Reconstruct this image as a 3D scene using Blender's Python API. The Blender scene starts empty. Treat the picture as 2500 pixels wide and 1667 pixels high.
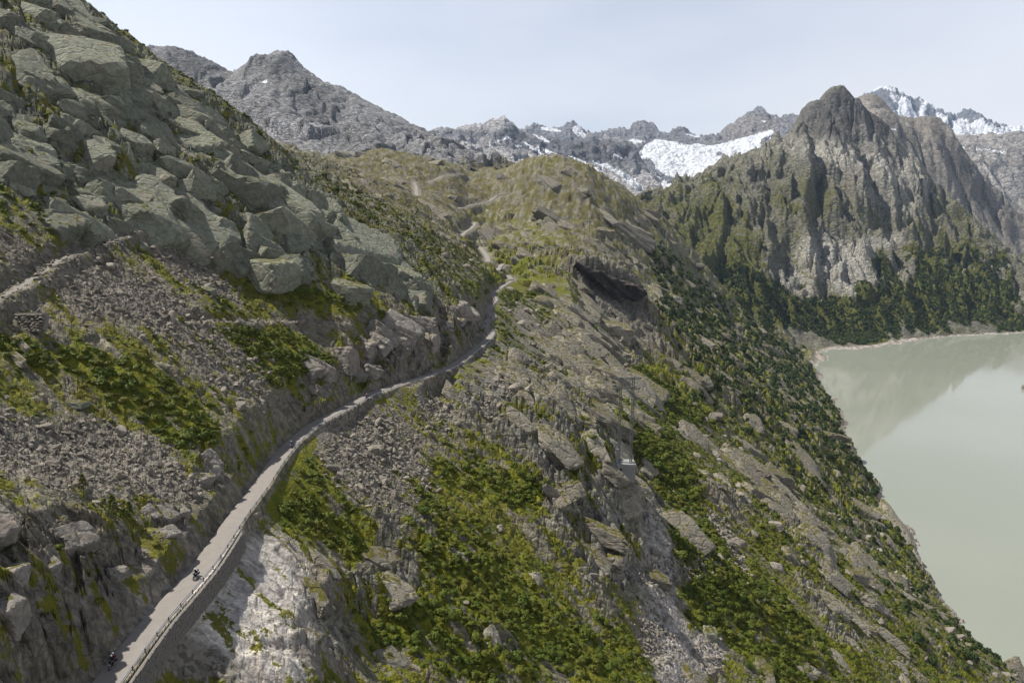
import bpy, math, random
import numpy as np

scene = bpy.context.scene
col = scene.collection
R = math.radians

# ------------------------------------------------------------------ camera
W0, H0, FPX = 2500.0, 1667.0, 1667.0          # photograph size, focal length in its pixels
PITCH = R(10.5)
CZ = 370.0                                    # metres above the lake
cam_d = bpy.data.cameras.new('camera'); cam_d.sensor_width = 36.0
cam_d.lens = 36.0 * FPX / W0
cam_d.clip_start = 1.0; cam_d.clip_end = 60000.0
cam = bpy.data.objects.new('camera', cam_d); col.objects.link(cam)
cam.location = (0, 0, CZ); cam.rotation_euler = (math.pi / 2 - PITCH, 0, 0)
scene.camera = cam

# ------------------------------------------------------------------ sky and sun
SUN_AZ, SUN_EL = R(74), R(56)                  # azimuth from +Y towards -X
SUN_STRENGTH, SKY_STRENGTH = 5.0, 0.052
world = bpy.data.worlds.new('World'); scene.world = world; world.use_nodes = True
wn, wl = world.node_tree.nodes, world.node_tree.links
wn.clear()
w_out = wn.new('ShaderNodeOutputWorld'); w_bg = wn.new('ShaderNodeBackground')
w_bg.inputs['Strength'].default_value = SKY_STRENGTH
sky = wn.new('ShaderNodeTexSky'); sky.sky_type = 'NISHITA'; sky.sun_disc = False
sky.sun_elevation = SUN_EL; sky.sun_rotation = -SUN_AZ
sky.altitude = 2300; sky.air_density = 1.0; sky.dust_density = 1.5; sky.ozone_density = 1.0
tc = wn.new('ShaderNodeTexCoord')
mp = wn.new('ShaderNodeMapping'); mp.inputs['Scale'].default_value = (1.0, 1.6, 3.2)
nz = wn.new('ShaderNodeTexNoise'); nz.inputs['Scale'].default_value = 1.3; nz.inputs['Detail'].default_value = 5; nz.inputs['Roughness'].default_value = 0.45
# thin cloud veil: the flatter one looks through it, the more of it one sees
sxyz = wn.new('ShaderNodeSeparateXYZ'); wl.new(tc.outputs['Generated'], sxyz.inputs[0])
def wm(op, a, b=None):
    x = wn.new('ShaderNodeMath'); x.operation = op
    for i, v in enumerate((a, b)):
        if v is None: continue
        if isinstance(v, (int, float)): x.inputs[i].default_value = v
        else: wl.new(v, x.inputs[i])
    return x.outputs[0]
tau = wm('MULTIPLY_ADD', nz.outputs['Fac'], 0.9); tau.node.inputs[2].default_value = -0.20
tau = wm('MAXIMUM', tau, 0.06)
veil = wm('SUBTRACT', 1.0, wm('EXPONENT', wm('MULTIPLY', wm('DIVIDE', tau, wm('MAXIMUM', sxyz.outputs['Z'], 0.03)), -1.0)))
mx = wn.new('ShaderNodeMix'); mx.data_type = 'RGBA'
mx.inputs['B'].default_value = (10.7, 10.7, 10.9, 1)      # in the sky's own units
wl.new(tc.outputs['Generated'], mp.inputs['Vector']); wl.new(mp.outputs[0], nz.inputs['Vector'])
wl.new(veil, mx.inputs['Factor'])
wl.new(sky.outputs['Color'], mx.inputs['A']); wl.new(mx.outputs['Result'], w_bg.inputs['Color'])
wl.new(w_bg.outputs[0], w_out.inputs['Surface'])
sun_d = bpy.data.lights.new('sun', 'SUN'); sun_d.energy = SUN_STRENGTH; sun_d.angle = R(0.6); sun_d.color = (1.0, 0.955, 0.88)
sun = bpy.data.objects.new('sun', sun_d); col.objects.link(sun); sun.location = (-300, 100, 900)
sun_to = np.array([-math.cos(SUN_EL) * math.sin(SUN_AZ), math.cos(SUN_EL) * math.cos(SUN_AZ), math.sin(SUN_EL)])
from mathutils import Vector, Matrix
sun.rotation_euler = Vector(-sun_to).to_track_quat('-Z', 'Y').to_euler()
vs = scene.view_settings
vs.view_transform = 'Standard'; vs.look = 'None'; vs.gamma = 1.0; vs.use_curve_mapping = False
vs.exposure = 0.78
scene.cycles.max_bounces = 5; scene.cycles.diffuse_bounces = 1; scene.cycles.glossy_bounces = 2
scene.cycles.transparent_max_bounces = 4; scene.cycles.volume_bounces = 0
scene.cycles.use_denoising = True
# ------------------------------------------------------------------ pixel <-> direction
cP, sP = math.cos(PITCH), math.sin(PITCH)
def te(px, py):
    """pixel of the photograph -> (X/Y, Z/Y) of its viewing direction"""
    u = (np.asarray(px, float) - W0 / 2) / FPX; v = (H0 / 2 - np.asarray(py, float)) / FPX
    d = cP + v * sP
    return u / d, (-sP + v * cP) / d
def proj(x, y, z):
    zr = z - CZ; d = y * cP - zr * sP; up = y * sP + zr * cP
    d = np.maximum(d, 1e-3)
    return W0 / 2 + FPX * x / d, H0 / 2 - FPX * up / d

# ------------------------------------------------------------------ noise
def _h(ix, iy, seed):
    a = (ix.astype(np.int64) * 374761393 + iy.astype(np.int64) * 668265263 + seed * 974634771) & 0xFFFFFFFF
    a = ((a ^ (a >> 13)) * 1274126177) & 0xFFFFFFFF
    a = ((a ^ (a >> 16)) * 2246822519) & 0xFFFFFFFF
    return (a ^ (a >> 15)).astype(np.float32) / np.float32(4294967295.0)
def perlin(x, y, seed=0):
    xi = np.floor(x); yi = np.floor(y); fx = (x - xi).astype(np.float32); fy = (y - yi).astype(np.float32)
    u = fx * fx * fx * (fx * (fx * 6 - 15) + 10); v = fy * fy * fy * (fy * (fy * 6 - 15) + 10)
    def g(ox, oy):
        a = _h(xi + ox, yi + oy, seed) * np.float32(6.2831853)
        return np.cos(a) * (fx - ox) + np.sin(a) * (fy - oy)
    n0 = g(0, 0) * (1 - u) + g(1, 0) * u; n1 = g(0, 1) * (1 - u) + g(1, 1) * u
    return (n0 * (1 - v) + n1 * v) * 1.5
def fbm(x, y, octv=4, seed=0, gain=0.5, lac=2.03, ridged=False):
    s = 0; a = 1.0; t = 0
    for i in range(octv):
        n = perlin(x, y, seed + i * 17)
        if ridged: n = 1 - 2 * np.abs(n)
        s = s + a * n; t += a; a *= gain; x = x * lac + 13.7; y = y * lac + 7.1
    return s / t
def smooth(a, b, x):
    t = np.clip((x - a) / (b - a), 0, 1); return t * t * (3 - 2 * t)
def voro(x, y, seed=0, jit=0.9):
    """F1, F2-F1, offset to the seed, three randoms of the nearest cell"""
    xi = np.floor(x); yi = np.floor(y)
    f1 = np.full(x.shape, 9.0, np.float32); f2 = f1.copy(); bx = np.zeros_like(f1); by = bx.copy(); ci = xi.copy(); cj = yi.copy()
    for i in (-1, 0, 1):
        for j in (-1, 0, 1):
            cx = xi + i; cy = yi + j
            dx = (cx + 0.5 + jit * (_h(cx, cy, seed) - 0.5) - x).astype(np.float32)
            dy = (cy + 0.5 + jit * (_h(cx, cy, seed + 5) - 0.5) - y).astype(np.float32)
            d = np.sqrt(dx * dx + dy * dy)
            n = d < f1
            f2 = np.where(n, f1, np.minimum(f2, d)); f1 = np.where(n, d, f1)
            bx = np.where(n, dx, bx); by = np.where(n, dy, by); ci = np.where(n, cx, ci); cj = np.where(n, cy, cj)
    return f1, f2 - f1, bx, by, _h(ci, cj, seed + 11), _h(ci, cj, seed + 23), _h(ci, cj, seed + 37)
def blocks(x, y, seed, tilt=0.9, dome=0.5, off=0.9, crack=0.12):
    f1, ed, dx, dy, r1, r2, r3 = voro(x, y, seed)
    h = off * (r1 - 0.5) + tilt * ((r2 - 0.5) * dx + (r3 - 0.5) * dy) * 2 + dome * (0.3 - f1 * f1)
    c = smooth(0.0, crack, ed)
    return h * (0.35 + 0.65 * c) - 0.30 * (1 - c), c, r2
def blob(px, py, L):
    s = 0
    for (cx, cy, rx, ry, an, w) in L:
        a = R(an); dx = px - cx; dy = py - cy
        u = (dx * math.cos(a) + dy * math.sin(a)) / rx; v = (-dx * math.sin(a) + dy * math.cos(a)) / ry
        q = u * u + v * v
        s = s + w * np.exp(-(q * q))
    return s
def inpoly(px, py, P):
    r = np.zeros(px.shape, bool); n = len(P); j = n - 1
    for i in range(n):
        xi, yi = P[i]; xj, yj = P[j]
        if yi != yj:
            r ^= ((yi > py) != (yj > py)) & (px < (xj - xi) * (py - yi) / (yj - yi) + xi)
        j = i
    return r

# ------------------------------------------------------------------ scene helpers
def tag(o, label=None, cat=None, group=None, kind=None):
    if label: o['label'] = label
    if cat: o['category'] = cat
    if group: o['group'] = group
    if kind: o['kind'] = kind
    return o
def link(name, me, mat=None, parent=None):
    o = bpy.data.objects.new(name, me); col.objects.link(o)
    if mat: me.materials.append(mat)
    if parent: o.parent = parent
    return o
def empty(name, loc=(0, 0, 0), rz=0):
    o = bpy.data.objects.new(name, None); col.objects.link(o); o.location = loc; o.rotation_euler = (0, 0, rz)
    o.empty_display_size = 0.3
    return o
def mesh_np(name, V, F, smooth_=True, attrs=None, cols=None):
    """V (n,3), F (m,k) index array"""
    V = np.asarray(V, np.float32).reshape(-1, 3); F = np.asarray(F, np.int32); k = F.shape[1]
    me = bpy.data.meshes.new(name)
    me.vertices.add(len(V)); me.vertices.foreach_set('co', V.ravel())
    me.loops.add(F.size); me.loops.foreach_set('vertex_index', F.ravel())
    me.polygons.add(len(F)); me.polygons.foreach_set('loop_start', np.arange(0, F.size, k, dtype=np.int32))
    me.polygons.foreach_set('use_smooth', np.full(len(F), smooth_, bool) if isinstance(smooth_, bool) else np.asarray(smooth_, bool))
    me.update(calc_edges=True)
    for n, a in (attrs or {}).items():
        me.attributes.new(n, 'FLOAT', 'POINT').data.foreach_set('value', np.ascontiguousarray(a, np.float32).ravel())
    for n, a in (cols or {}).items():
        c = np.ones((len(V), 4), np.float32); c[:, :3] = np.asarray(a).reshape(-1, 3)
        me.attributes.new(n, 'FLOAT_COLOR', 'POINT').data.foreach_set('color', c.ravel())
    return me
def grid_faces(nv, nu, keep=None):
    i = np.arange(nv * nu).reshape(nv, nu)
    F = np.stack([i[:-1, :-1], i[:-1, 1:], i[1:, 1:], i[1:, :-1]], -1).reshape(-1, 4)
    if keep is not None: F = F[keep.reshape(-1)]
    return F
def compact(V, F, *arrs):
    used = np.zeros(len(V), bool); used[F.ravel()] = True
    m = np.cumsum(used) - 1
    return (V[used], m[F]) + tuple(a[used] for a in arrs)

def slice_surface(slices, Y, t):
    """heights (relative to the camera) on rows Y, columns t, from cross-sections drawn at known distances"""
    Ys = np.array([s[0] for s in slices], float)
    S = []
    for y0, P in slices:
        P = np.array(P, float); tt, ee = te(P[:, 0], P[:, 1]); X = tt * y0; Z = ee * y0
        o = np.argsort(X); X = X[o]; Z = Z[o]
        def ext(x, X=X, Z=Z):
            r = np.interp(x, X, Z)
            sl = (Z[1] - Z[0]) / max(X[1] - X[0], 1e-3); r = np.where(x < X[0], Z[0] + (x - X[0]) * np.clip(sl, -.7, .3), r)
            sr = (Z[-1] - Z[-2]) / max(X[-1] - X[-2], 1e-3); r = np.where(x > X[-1], Z[-1] + (x - X[-1]) * np.clip(sr, -.8, .1), r)
            return r
        S.append(ext)
    out = np.zeros((len(Y), len(t)), np.float32); n = len(Ys)
    for r, y in enumerate(Y):
        x = t * y
        i = int(np.clip(np.searchsorted(Ys, y) - 1, 0, n - 2))
        h = Ys[i + 1] - Ys[i]; f = np.clip((y - Ys[i]) / h, 0, 1)
        z0, z1 = S[i](x), S[i + 1](x); d = (z1 - z0) / h
        if i > 0: dm = (z0 - S[i - 1](x)) / (Ys[i] - Ys[i - 1])
        else: dm = d
        if i < n - 2: dp = (S[i + 2](x) - z1) / (Ys[i + 2] - Ys[i + 1])
        else: dp = d
        m0 = np.where(dm * d > 0, 2 * dm * d / (dm + d + 1e-9 * np.sign(d)), 0); m1 = np.where(dp * d > 0, 2 * dp * d / (dp + d + 1e-9 * np.sign(d)), 0)
        f2, f3 = f * f, f * f * f
        out[r] = (2 * f3 - 3 * f2 + 1) * z0 + (f3 - 2 * f2 + f) * h * m0 + (-2 * f3 + 3 * f2) * z1 + (f3 - f2) * h * m1
    return out

# ------------------------------------------------------------------ materials
def mat_new(name):
    m = bpy.data.materials.new(name); m.use_nodes = True
    n = m.node_tree.nodes; b = n['Principled BSDF']; b.inputs['Specular IOR Level'].default_value = 0.25
    return m, n, m.node_tree.links, b
def simple(name, c, rough=0.7, metal=0.0, var=0.15, scale=2.0, emit=None):
    m, n, l, b = mat_new(name)
    no = n.new('ShaderNodeTexNoise'); no.inputs['Scale'].default_value = scale; no.inputs['Detail'].default_value = 4
    g = n.new('ShaderNodeNewGeometry'); l.new(g.outputs['Position'], no.inputs['Vector'])
    x = n.new('ShaderNodeMix'); x.data_type = 'RGBA'
    x.inputs['A'].default_value = [v * (1 - var) for v in c] + [1]; x.inputs['B'].default_value = [min(1, v * (1 + var)) for v in c] + [1]
    l.new(no.outputs['Fac'], x.inputs['Factor']); l.new(x.outputs['Result'], b.inputs['Base Color'])
    b.inputs['Roughness'].default_value = rough; b.inputs['Metallic'].default_value = metal
    return m
def nmath(n, l, op, a, b=None, clamp=False):
    x = n.new('ShaderNodeMath'); x.operation = op; x.use_clamp = clamp
    for i, v in enumerate((a, b)):
        if v is None: continue
        if isinstance(v, (int, float)): x.inputs[i].default_value = v
        else: l.new(v, x.inputs[i])
    return x.outputs[0]
def nmix(n, l, f, a, b, mode='MIX'):
    x = n.new('ShaderNodeMix'); x.data_type = 'RGBA'; x.blend_type = mode
    for k, v in (('Factor', f), ('A', a), ('B', b)):
        if isinstance(v, (int, float)): x.inputs[k].default_value = v
        elif isinstance(v, tuple): x.inputs[k].default_value = v + (1,)
        else: l.new(v, x.inputs[k])
    return x.outputs['Result']
def nnoise(n, l, vec, scale, detail=4, rough=0.55, dist=0.0):
    x = n.new('ShaderNodeTexNoise'); x.inputs['Scale'].default_value = scale; x.inputs['Detail'].default_value = detail
    x.inputs['Roughness'].default_value = rough; x.inputs['Distortion'].default_value = dist
    l.new(vec, x.inputs['Vector']); return x.outputs['Fac']
def nramp(n, l, f, stops):
    x = n.new('ShaderNodeMapRange'); x.interpolation_type = 'SMOOTHSTEP'
    x.inputs['From Min'].default_value = stops[0]; x.inputs['From Max'].default_value = stops[1]
    x.inputs['To Min'].default_value = stops[2] if len(stops) > 2 else 0.0; x.inputs['To Max'].default_value = stops[3] if len(stops) > 2 else 1.0
    l.new(f, x.inputs['Value']); return x.outputs[0]

def terrain_material(name, s=1.0, bump=0.5, vn=2.6, jcol=.45, grass=((0.068, 0.088, 0.005), (0.135, 0.128, 0.010), (0.100, 0.085, 0.026))):
    """rock tint, grass, scree and snow masks are stored on the vertices; s scales the grain (per metre)"""
    m, n, l, b = mat_new(name)
    g = n.new('ShaderNodeNewGeometry'); P = g.outputs['Position']
    def at(nm, color=False):
        a = n.new('ShaderNodeAttribute'); a.attribute_name = nm; return a.outputs['Color' if color else 'Fac']
    n1 = nnoise(n, l, P, 0.35 * s, 6, 0.65); n2 = nnoise(n, l, P, 1.6 * s, 5, 0.65); n3 = nnoise(n, l, P, 0.05 * s, 4)
    st = n.new('ShaderNodeMapping'); st.inputs['Rotation'].default_value = (0.35, 0.5, 0.6); st.inputs['Scale'].default_value = (0.25, 1.6, 1.0); l.new(P, st.inputs['Vector'])
    n4 = nnoise(n, l, st.outputs[0], 0.5 * s, 5, 0.7, 0.6)
    vo = n.new('ShaderNodeTexVoronoi'); vo.inputs['Scale'].default_value = 1.1 * s; l.new(P, vo.inputs['Vector'])
    vsep = n.new('ShaderNodeSeparateColor'); l.new(vo.outputs['Color'], vsep.inputs[0])
    # rock
    k = nmath(n, l, 'MULTIPLY_ADD', n1, 1.0); k = nmath(n, l, 'ADD', nmath(n, l, 'MULTIPLY', n1, 0.9), nmath(n, l, 'MULTIPLY', n4, 1.1))
    k = nramp(n, l, k, (0.70, 1.30, 0.45, 1.55))
    rock = nmix(n, l, 1.0, at('tint', True), (1, 1, 1), 'MULTIPLY')
    kc = n.new('ShaderNodeCombineColor'); [l.new(k, kc.inputs[i]) for i in range(3)]
    rock = nmix(n, l, 1.0, rock, kc.outputs[0], 'MULTIPLY')
    # soil and moss in the joints
    wv = n.new('ShaderNodeMix'); wv.data_type = 'VECTOR'; wv.inputs['Factor'].default_value = .5; no_ = n.new('ShaderNodeTexNoise'); no_.inputs['Scale'].default_value = .3 * s; no_.inputs['Detail'].default_value = 3; l.new(P, no_.inputs['Vector'])
    vm = n.new('ShaderNodeVectorMath'); vm.operation = 'SCALE'; vm.inputs['Scale'].default_value = 3.0 / s; l.new(no_.outputs['Color'], vm.inputs[0])
    va = n.new('ShaderNodeVectorMath'); l.new(P, va.inputs[0]); l.new(vm.outputs[0], va.inputs[1])
    st2 = n.new('ShaderNodeMapping'); st2.inputs['Rotation'].default_value = (.35, .5, .6); st2.inputs['Scale'].default_value = (.45, 1.1, .9); l.new(va.outputs[0], st2.inputs['Vector'])
    je = []
    for js in (.20 * s, .62 * s):
        jv = n.new('ShaderNodeTexVoronoi'); jv.feature = 'DISTANCE_TO_EDGE'; jv.inputs['Scale'].default_value = js; l.new(st2.outputs[0], jv.inputs['Vector']); je.append(jv.outputs['Distance'])
    joint = nmath(n, l, 'MINIMUM', nmath(n, l, 'MULTIPLY', je[0], 1.0), nmath(n, l, 'MULTIPLY', je[1], 1.6))
    jm = nmath(n, l, 'MULTIPLY', nramp(n, l, joint, (.015, .075, 1.0, 0.0)), nramp(n, l, n3, (.38, .55)))
    rock = nmix(n, l, nmath(n, l, 'MULTIPLY', nmath(n, l, 'MULTIPLY', jm, jcol), nmath(n, l, 'SUBTRACT', 1.0, at('slab'))), rock, (.040, .038, .020))
    rock = nmix(n, l, nramp(n, l, n2, (0.50, 0.72, 0.0, 0.35)), rock, (0.11, 0.12, 0.07))          # lichen
    rock = nmix(n, l, nramp(n, l, n3, (0.55, 0.75, 0.0, 0.30)), rock, (0.26, 0.20, 0.155))          # rusty patches
    # scree: every stone its own tone
    sv = nramp(n, l, vsep.outputs[0], (0.0, 1.0, 0.62, 1.40)); sc = n.new('ShaderNodeCombineColor'); [l.new(sv, sc.inputs[i]) for i in range(3)]
    scree = nmix(n, l, 1.0, at('tint', True), sc.outputs[0], 'MULTIPLY')
    sm = at('scree')
    base = nmix(n, l, sm, rock, scree)
    # grass and heath
    gn = nramp(n, l, n1, (0.35, 0.65)); gcol = nmix(n, l, gn, grass[0], grass[1])
    gcol = nmix(n, l, at('brown'), gcol, grass[2])
    gcol = nmix(n, l, nramp(n, l, n2, (0.45, 0.75, 0.0, 0.45)), gcol, (0.030, 0.042, 0.008))
    vg = nmath(n, l, 'ADD', at('veg'), nmath(n, l, 'MULTIPLY', nmath(n, l, 'SUBTRACT', nmath(n, l, 'ADD', nmath(n, l, 'MULTIPLY', n1, 0.6), nmath(n, l, 'MULTIPLY', n2, 0.4)), 0.5), vn))
    vgm = nramp(n, l, vg, (0.42, 0.58))
    base = nmix(n, l, vgm, base, gcol)
    sn = nmath(n, l, 'ADD', at('snow'), nmath(n, l, 'MULTIPLY', nmath(n, l, 'SUBTRACT', n1, 0.5), 0.8))
    snm = nramp(n, l, sn, (0.45, 0.55))
    base = nmix(n, l, snm, base, nmix(n, l, nramp(n, l, n4, (.40, .65)), (.72, .74, .77), (.52, .54, .58)))
    l.new(base, b.inputs['Base Color']); b.inputs['Roughness'].default_value = 0.9; b.inputs['Specular IOR Level'].default_value = 0.15
    # relief
    hgt = nmath(n, l, 'ADD', nmath(n, l, 'MULTIPLY', n1, 1.0), nmath(n, l, 'MULTIPLY', n2, 0.45))
    hgt = nmath(n, l, 'ADD', hgt, nmath(n, l, 'MULTIPLY', n4, 0.7))
    hgt = nmath(n, l, 'ADD', hgt, nmath(n, l, 'MULTIPLY', nmath(n, l, 'MULTIPLY', vsep.outputs[1], sm), 0.5))
    hgt = nmath(n, l, 'ADD', hgt, nmath(n, l, 'MULTIPLY', nramp(n, l, joint, (0.0, .12, 0.0, .6)), nmath(n, l, 'SUBTRACT', 1.0, at('slab'))))
    bp = n.new('ShaderNodeBump'); bp.inputs['Strength'].default_value = bump; bp.inputs['Distance'].default_value = 1.4 / s
    l.new(hgt, bp.inputs['Height']); l.new(bp.outputs[0], b.inputs['Normal'])
    return m
# ------------------------------------------------------------------ the road line (it runs almost level, 63 m below the camera)
LAKE = -CZ
RP = [(265,1662,-63),(318,1590,-63),(372,1520,-63),(432,1455,-63),(490,1390,-63),(532,1330,-63),(578,1260,-63),(628,1197,-63),(668,1136,-63),
      (706,1088,-63.5),(760,1040,-63.3),(830,1003,-63),(900,965,-63),(980,936,-63),(1050,916,-63),(1104,897,-63),(1150,862,-63.5),(1188,832,-63),(1200,814,-62.8),
      (1184,800,-63.5),(1190,782,-64.5),(1206,775,-64.6),(1192,758,-64.3),(1198,744,-64),(1210,733,-64),(1202,716,-65),(1222,702,-66),(1247,686,-66.5)]
_t, _e = te([p[0] for p in RP], [p[1] for p in RP])
_s = np.array([p[2] for p in RP]) / _e
road_y = _s; road_x = _t * _s; road_z = np.array([p[2] for p in RP], float)
o_ = np.argsort(road_y); road_y, road_x, road_z = road_y[o_], road_x[o_], road_z[o_]
yy = np.linspace(45, road_y[-1], 900)
def sm1(a, k):
    p = np.pad(a, k, mode='edge'); w = np.hanning(2 * k + 3)[1:-1]; return np.convolve(p, w / w.sum(), 'valid')
def exti(y, ys, v):
    r = np.interp(y, ys, v); s0 = (v[2] - v[0]) / (ys[2] - ys[0]); return np.where(y < ys[0], v[0] + (y - ys[0]) * s0, r)
rx = sm1(exti(yy, road_y, road_x), 7); rz_ = sm1(exti(yy, road_y, road_z), 12)
def road_at(y): return np.interp(y, yy, rx), np.interp(y, yy, rz_)
rdx = np.gradient(rx, yy)

# ------------------------------------------------------------------ near mountainside: cross-sections at known distances
NEAR = [
 (44,  [(-400,1500),(-100,1700),(60,1880),(130,2000),(180,2060),(300,2065),(330,2130),(600,2360),(1200,2800),(2600,3800)]),
 (86,  [(-300,1130),(0,1310),(120,1430),(195,1560),(228,1643),(315,1648),(330,1710),(500,1880),(900,2180),(1500,2620),(2600,3400)]),
 (106, [(-300,900),(0,1120),(150,1200),(270,1290),(335,1400),(390,1462),(460,1467),(475,1500),(620,1590),(720,1660),(900,1830),(1500,2240),(2700,3050)]),
 (132, [(-300,680),(0,930),(200,1070),(400,1170),(480,1215),(525,1275),(590,1285),(600,1312),(700,1378),(785,1450),(830,1545),(920,1620),(1200,1790),(1800,2190),(2700,2800)]),
 (152, [(-300,490),(0,740),(200,880),(400,1010),(530,1090),(595,1195),(660,1200),(700,1240),(900,1390),(1200,1590),(1800,2010),(2700,2640)]),
 (184, [(-300,240),(0,500),(250,690),(480,850),(640,980),(690,1085),(735,1087),(800,1135),(1000,1270),(1300,1470),(1700,1760),(2700,2420)]),
 (236, [(-300,-20),(0,230),(300,495),(430,610),(700,800),(820,880),(880,965),(918,965),(1000,1015),(1200,1130),(1420,1270),(1560,1400),(1660,1500),(2000,1730),(2700,2170)]),
 (280, [(-300,-200),(0,30),(200,180),(400,340),(600,490),(800,650),(950,750),(1040,820),(1075,902),(1125,900),(1200,940),(1350,1010),(1480,1080),(1560,1230),(1650,1300),(1800,1400),(2300,1740),(2700,1990)]),
 (330, [(-300,-330),(0,-120),(150,15),(300,135),(500,305),(700,480),(860,610),(1000,680),(1115,742),(1158,848),(1192,850),(1250,890),(1400,970),(1475,1040),(1520,1130),(1600,1180),(1900,1380),(2300,1650),(2700,1900)]),
 (364, [(-300,-420),(0,-165),(195,-2),(250,43),(330,103),(370,135),(450,188),(530,235),(600,288),(650,330),(700,374),(722,405),(760,438),(880,520),(960,568),(1060,645),(1130,712),(1172,805),(1218,818),(1260,855),(1420,960),(1600,1085),(1900,1295),(2300,1570),(2700,1830)]),
 (430, [(-300,-330),(0,-70),(195,80),(370,200),(530,300),(650,395),(750,475),(900,550),(1000,605),(1100,662),(1165,710),(1185,778),(1214,778),(1260,815),(1400,905),(1600,1045),(1900,1245),(2300,1525),(2550,1690),(2800,1870)]),
 (505, [(-300,-150),(0,40),(200,130),(370,220),(530,310),(650,390),(745,425),(900,500),(1000,560),(1100,625),(1175,690),(1195,740),(1218,738),(1270,770),(1400,860),(1600,1005),(1900,1225),(2200,1440),(2463,1652),(2700,1850)]),
 (690, [(-300,20),(0,110),(300,230),(530,320),(650,370),(735,400),(900,470),(1000,525),(1100,590),(1200,655),(1232,690),(1262,688),(1330,690),(1390,700),(1450,780),(1600,890),(1900,1105),(2150,1300),(2270,1378),(2400,1500)]),
 (768, [(-300,55),(0,135),(300,243),(600,345),(735,396),(900,457),(1000,517),(1100,586),(1185,634),(1250,655),(1330,655),(1395,664),(1440,702),(1500,728),(1580,758),(1700,868),(1900,1055),(2100,1225),(2210,1285),(2300,1350)]),
 (775, [(-300,58),(0,137),(300,244),(600,345),(735,395),(900,456),(1000,516),(1100,585),(1182,632),(1250,652),(1330,645),(1392,640),(1440,634),(1482,643),(1540,678),(1590,748),(1700,868),(1900,1052),(2100,1220),(2200,1278),(2300,1350)]),
 (800, [(-300,60),(0,140),(300,245),(600,345),(735,395),(900,455),(1000,515),(1100,585),(1180,630),(1250,650),(1330,635),(1400,618),(1480,630),(1550,680),(1600,750),(1700,866),(1900,1050),(2100,1215),(2195,1272),(2300,1350)]),
 (900, [(-300,120),(0,170),(300,250),(600,345),(735,388),(850,425),(1000,490),(1100,555),(1170,612),(1200,622),(1300,612),(1400,610),(1500,690),(1700,850),(1900,990),(2050,1100),(2140,1185),(2250,1290)]),
 (1200,[(-300,220),(300,300),(600,352),(735,378),(850,405),(1000,455),(1100,495),(1180,550),(1250,560),(1350,540),(1450,560),(1600,700),(1750,830),(1900,930),(2058,1028),(2200,1130)]),
 (1450,[(-300,260),(500,350),(700,372),(820,392),(880,388),(930,366),(1000,378),(1060,395),(1110,402),(1150,425),(1200,425),(1270,398),(1310,386),(1370,385),(1430,405),(1500,450),(1600,565),(1700,700),(1800,810),(1930,890),(2004,944),(2100,1010)]),
 (1650,[(500,390),(850,415),(920,400),(1000,405),(1100,412),(1200,418),(1330,408),(1400,412),(1500,450),(1560,492),(1610,525),(1660,580),(1720,650),(1800,745),(1900,830),(1985,897),(2100,930)]),
 (1850,[(500,450),(1000,470),(1300,460),(1450,485),(1600,570),(1700,680),(1800,775),(1900,835),(1985,858),(2040,885),(2100,960),(2600,1300)]),
 (2250,[(500,520),(1300,540),(1600,620),(1700,700),(1800,775),(1860,830),(1950,920),(2300,1200)]),
]
NU, NV = 1150, 800
tv = np.linspace(-1.04, 0.98, NU); Yv = np.exp(np.linspace(math.log(46), math.log(2240), NV))
Zb = slice_surface(NEAR, Yv, tv)
X = (tv[None, :] * Yv[:, None]).astype(np.float32); Y = np.repeat(Yv[:, None], NU, 1).astype(np.float32)
px, py = proj(X, Y, Zb + CZ)
wx = fbm(X / 26, Y / 26, 3, 901) ; wy = fbm(X / 26, Y / 26, 3, 951)
pw = px + wx * 26; qw = py + wy * 22

CLIFF = [(330,200,430,200,38,1.0),(620,400,330,150,38,1.0),(150,400,330,150,30,1.0),(480,520,300,70,28,.9),(850,600,230,70,30,.8),(1030,640,140,90,40,.7),(640,620,120,60,20,.9)]
CUT   = [(200,1380,270,120,20,1.0),(120,1560,240,160,0,1.0),(420,1330,110,110,-40,1.0),(560,1160,60,90,-50,.8),(760,960,120,50,-22,.9),(960,870,170,70,-20,1.0),(1120,800,80,70,-40,1.0)]
SLAB  = [(640,1420,120,130,20,1.0),(680,1600,130,130,40,1.0),(540,1500,70,120,-20,.8),(420,1560,100,90,-40,.5)]
RIDGE = [(1250,920,120,110,50,1.0),(1330,1060,130,110,50,.9),(1440,1010,110,150,60,1.0),(1500,1200,100,110,55,1.0),(1450,1330,170,80,50,1.0),(1540,1400,60,90,70,1.0),(870,1450,60,190,70,.9),(1080,1340,170,45,35,.9),(960,1330,120,40,40,.7),(1420,800,60,120,60,.8),(1340,720,70,50,40,.6),(1130,980,80,50,50,.8),(1040,960,60,40,40,.5),(780,1600,50,90,80,.7),(1700,940,60,30,50,.6),(1850,1180,110,30,52,.9),(1960,1300,120,30,55,.9),(1750,1230,60,80,60,.5),(2020,1500,130,22,56,.8),(1500,650,90,50,30,.8),(1120,1520,120,30,50,.6),(1250,1600,120,40,40,.6)]
SCREE = [(200,690,260,70,22,1.0),(450,640,170,36,36,1.2),(500,850,240,70,38,1.0),(120,1100,260,90,18,1.2),(360,1130,190,70,24,1.1),(920,1120,150,110,45,1.1),(830,1060,90,50,40,1.0),(1060,1010,70,30,50,.8),(1150,1000,26,60,-60,.7),(480,1610,130,55,8,1.2),(1610,1400,36,150,80,1.3),(1600,1560,80,40,80,1.2),(1720,1585,40,45,0,1.2),(1560,780,140,55,36,1.1),(1520,870,70,40,40,.9),(1780,1330,70,22,55,.8),(1830,1420,90,24,55,.7),(2110,1290,90,28,40,.8),(1250,740,26,60,-50,.6),(60,760,70,30,30,.8),(1300,800,60,26,45,.8),(1240,960,40,50,60,.6)]
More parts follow.
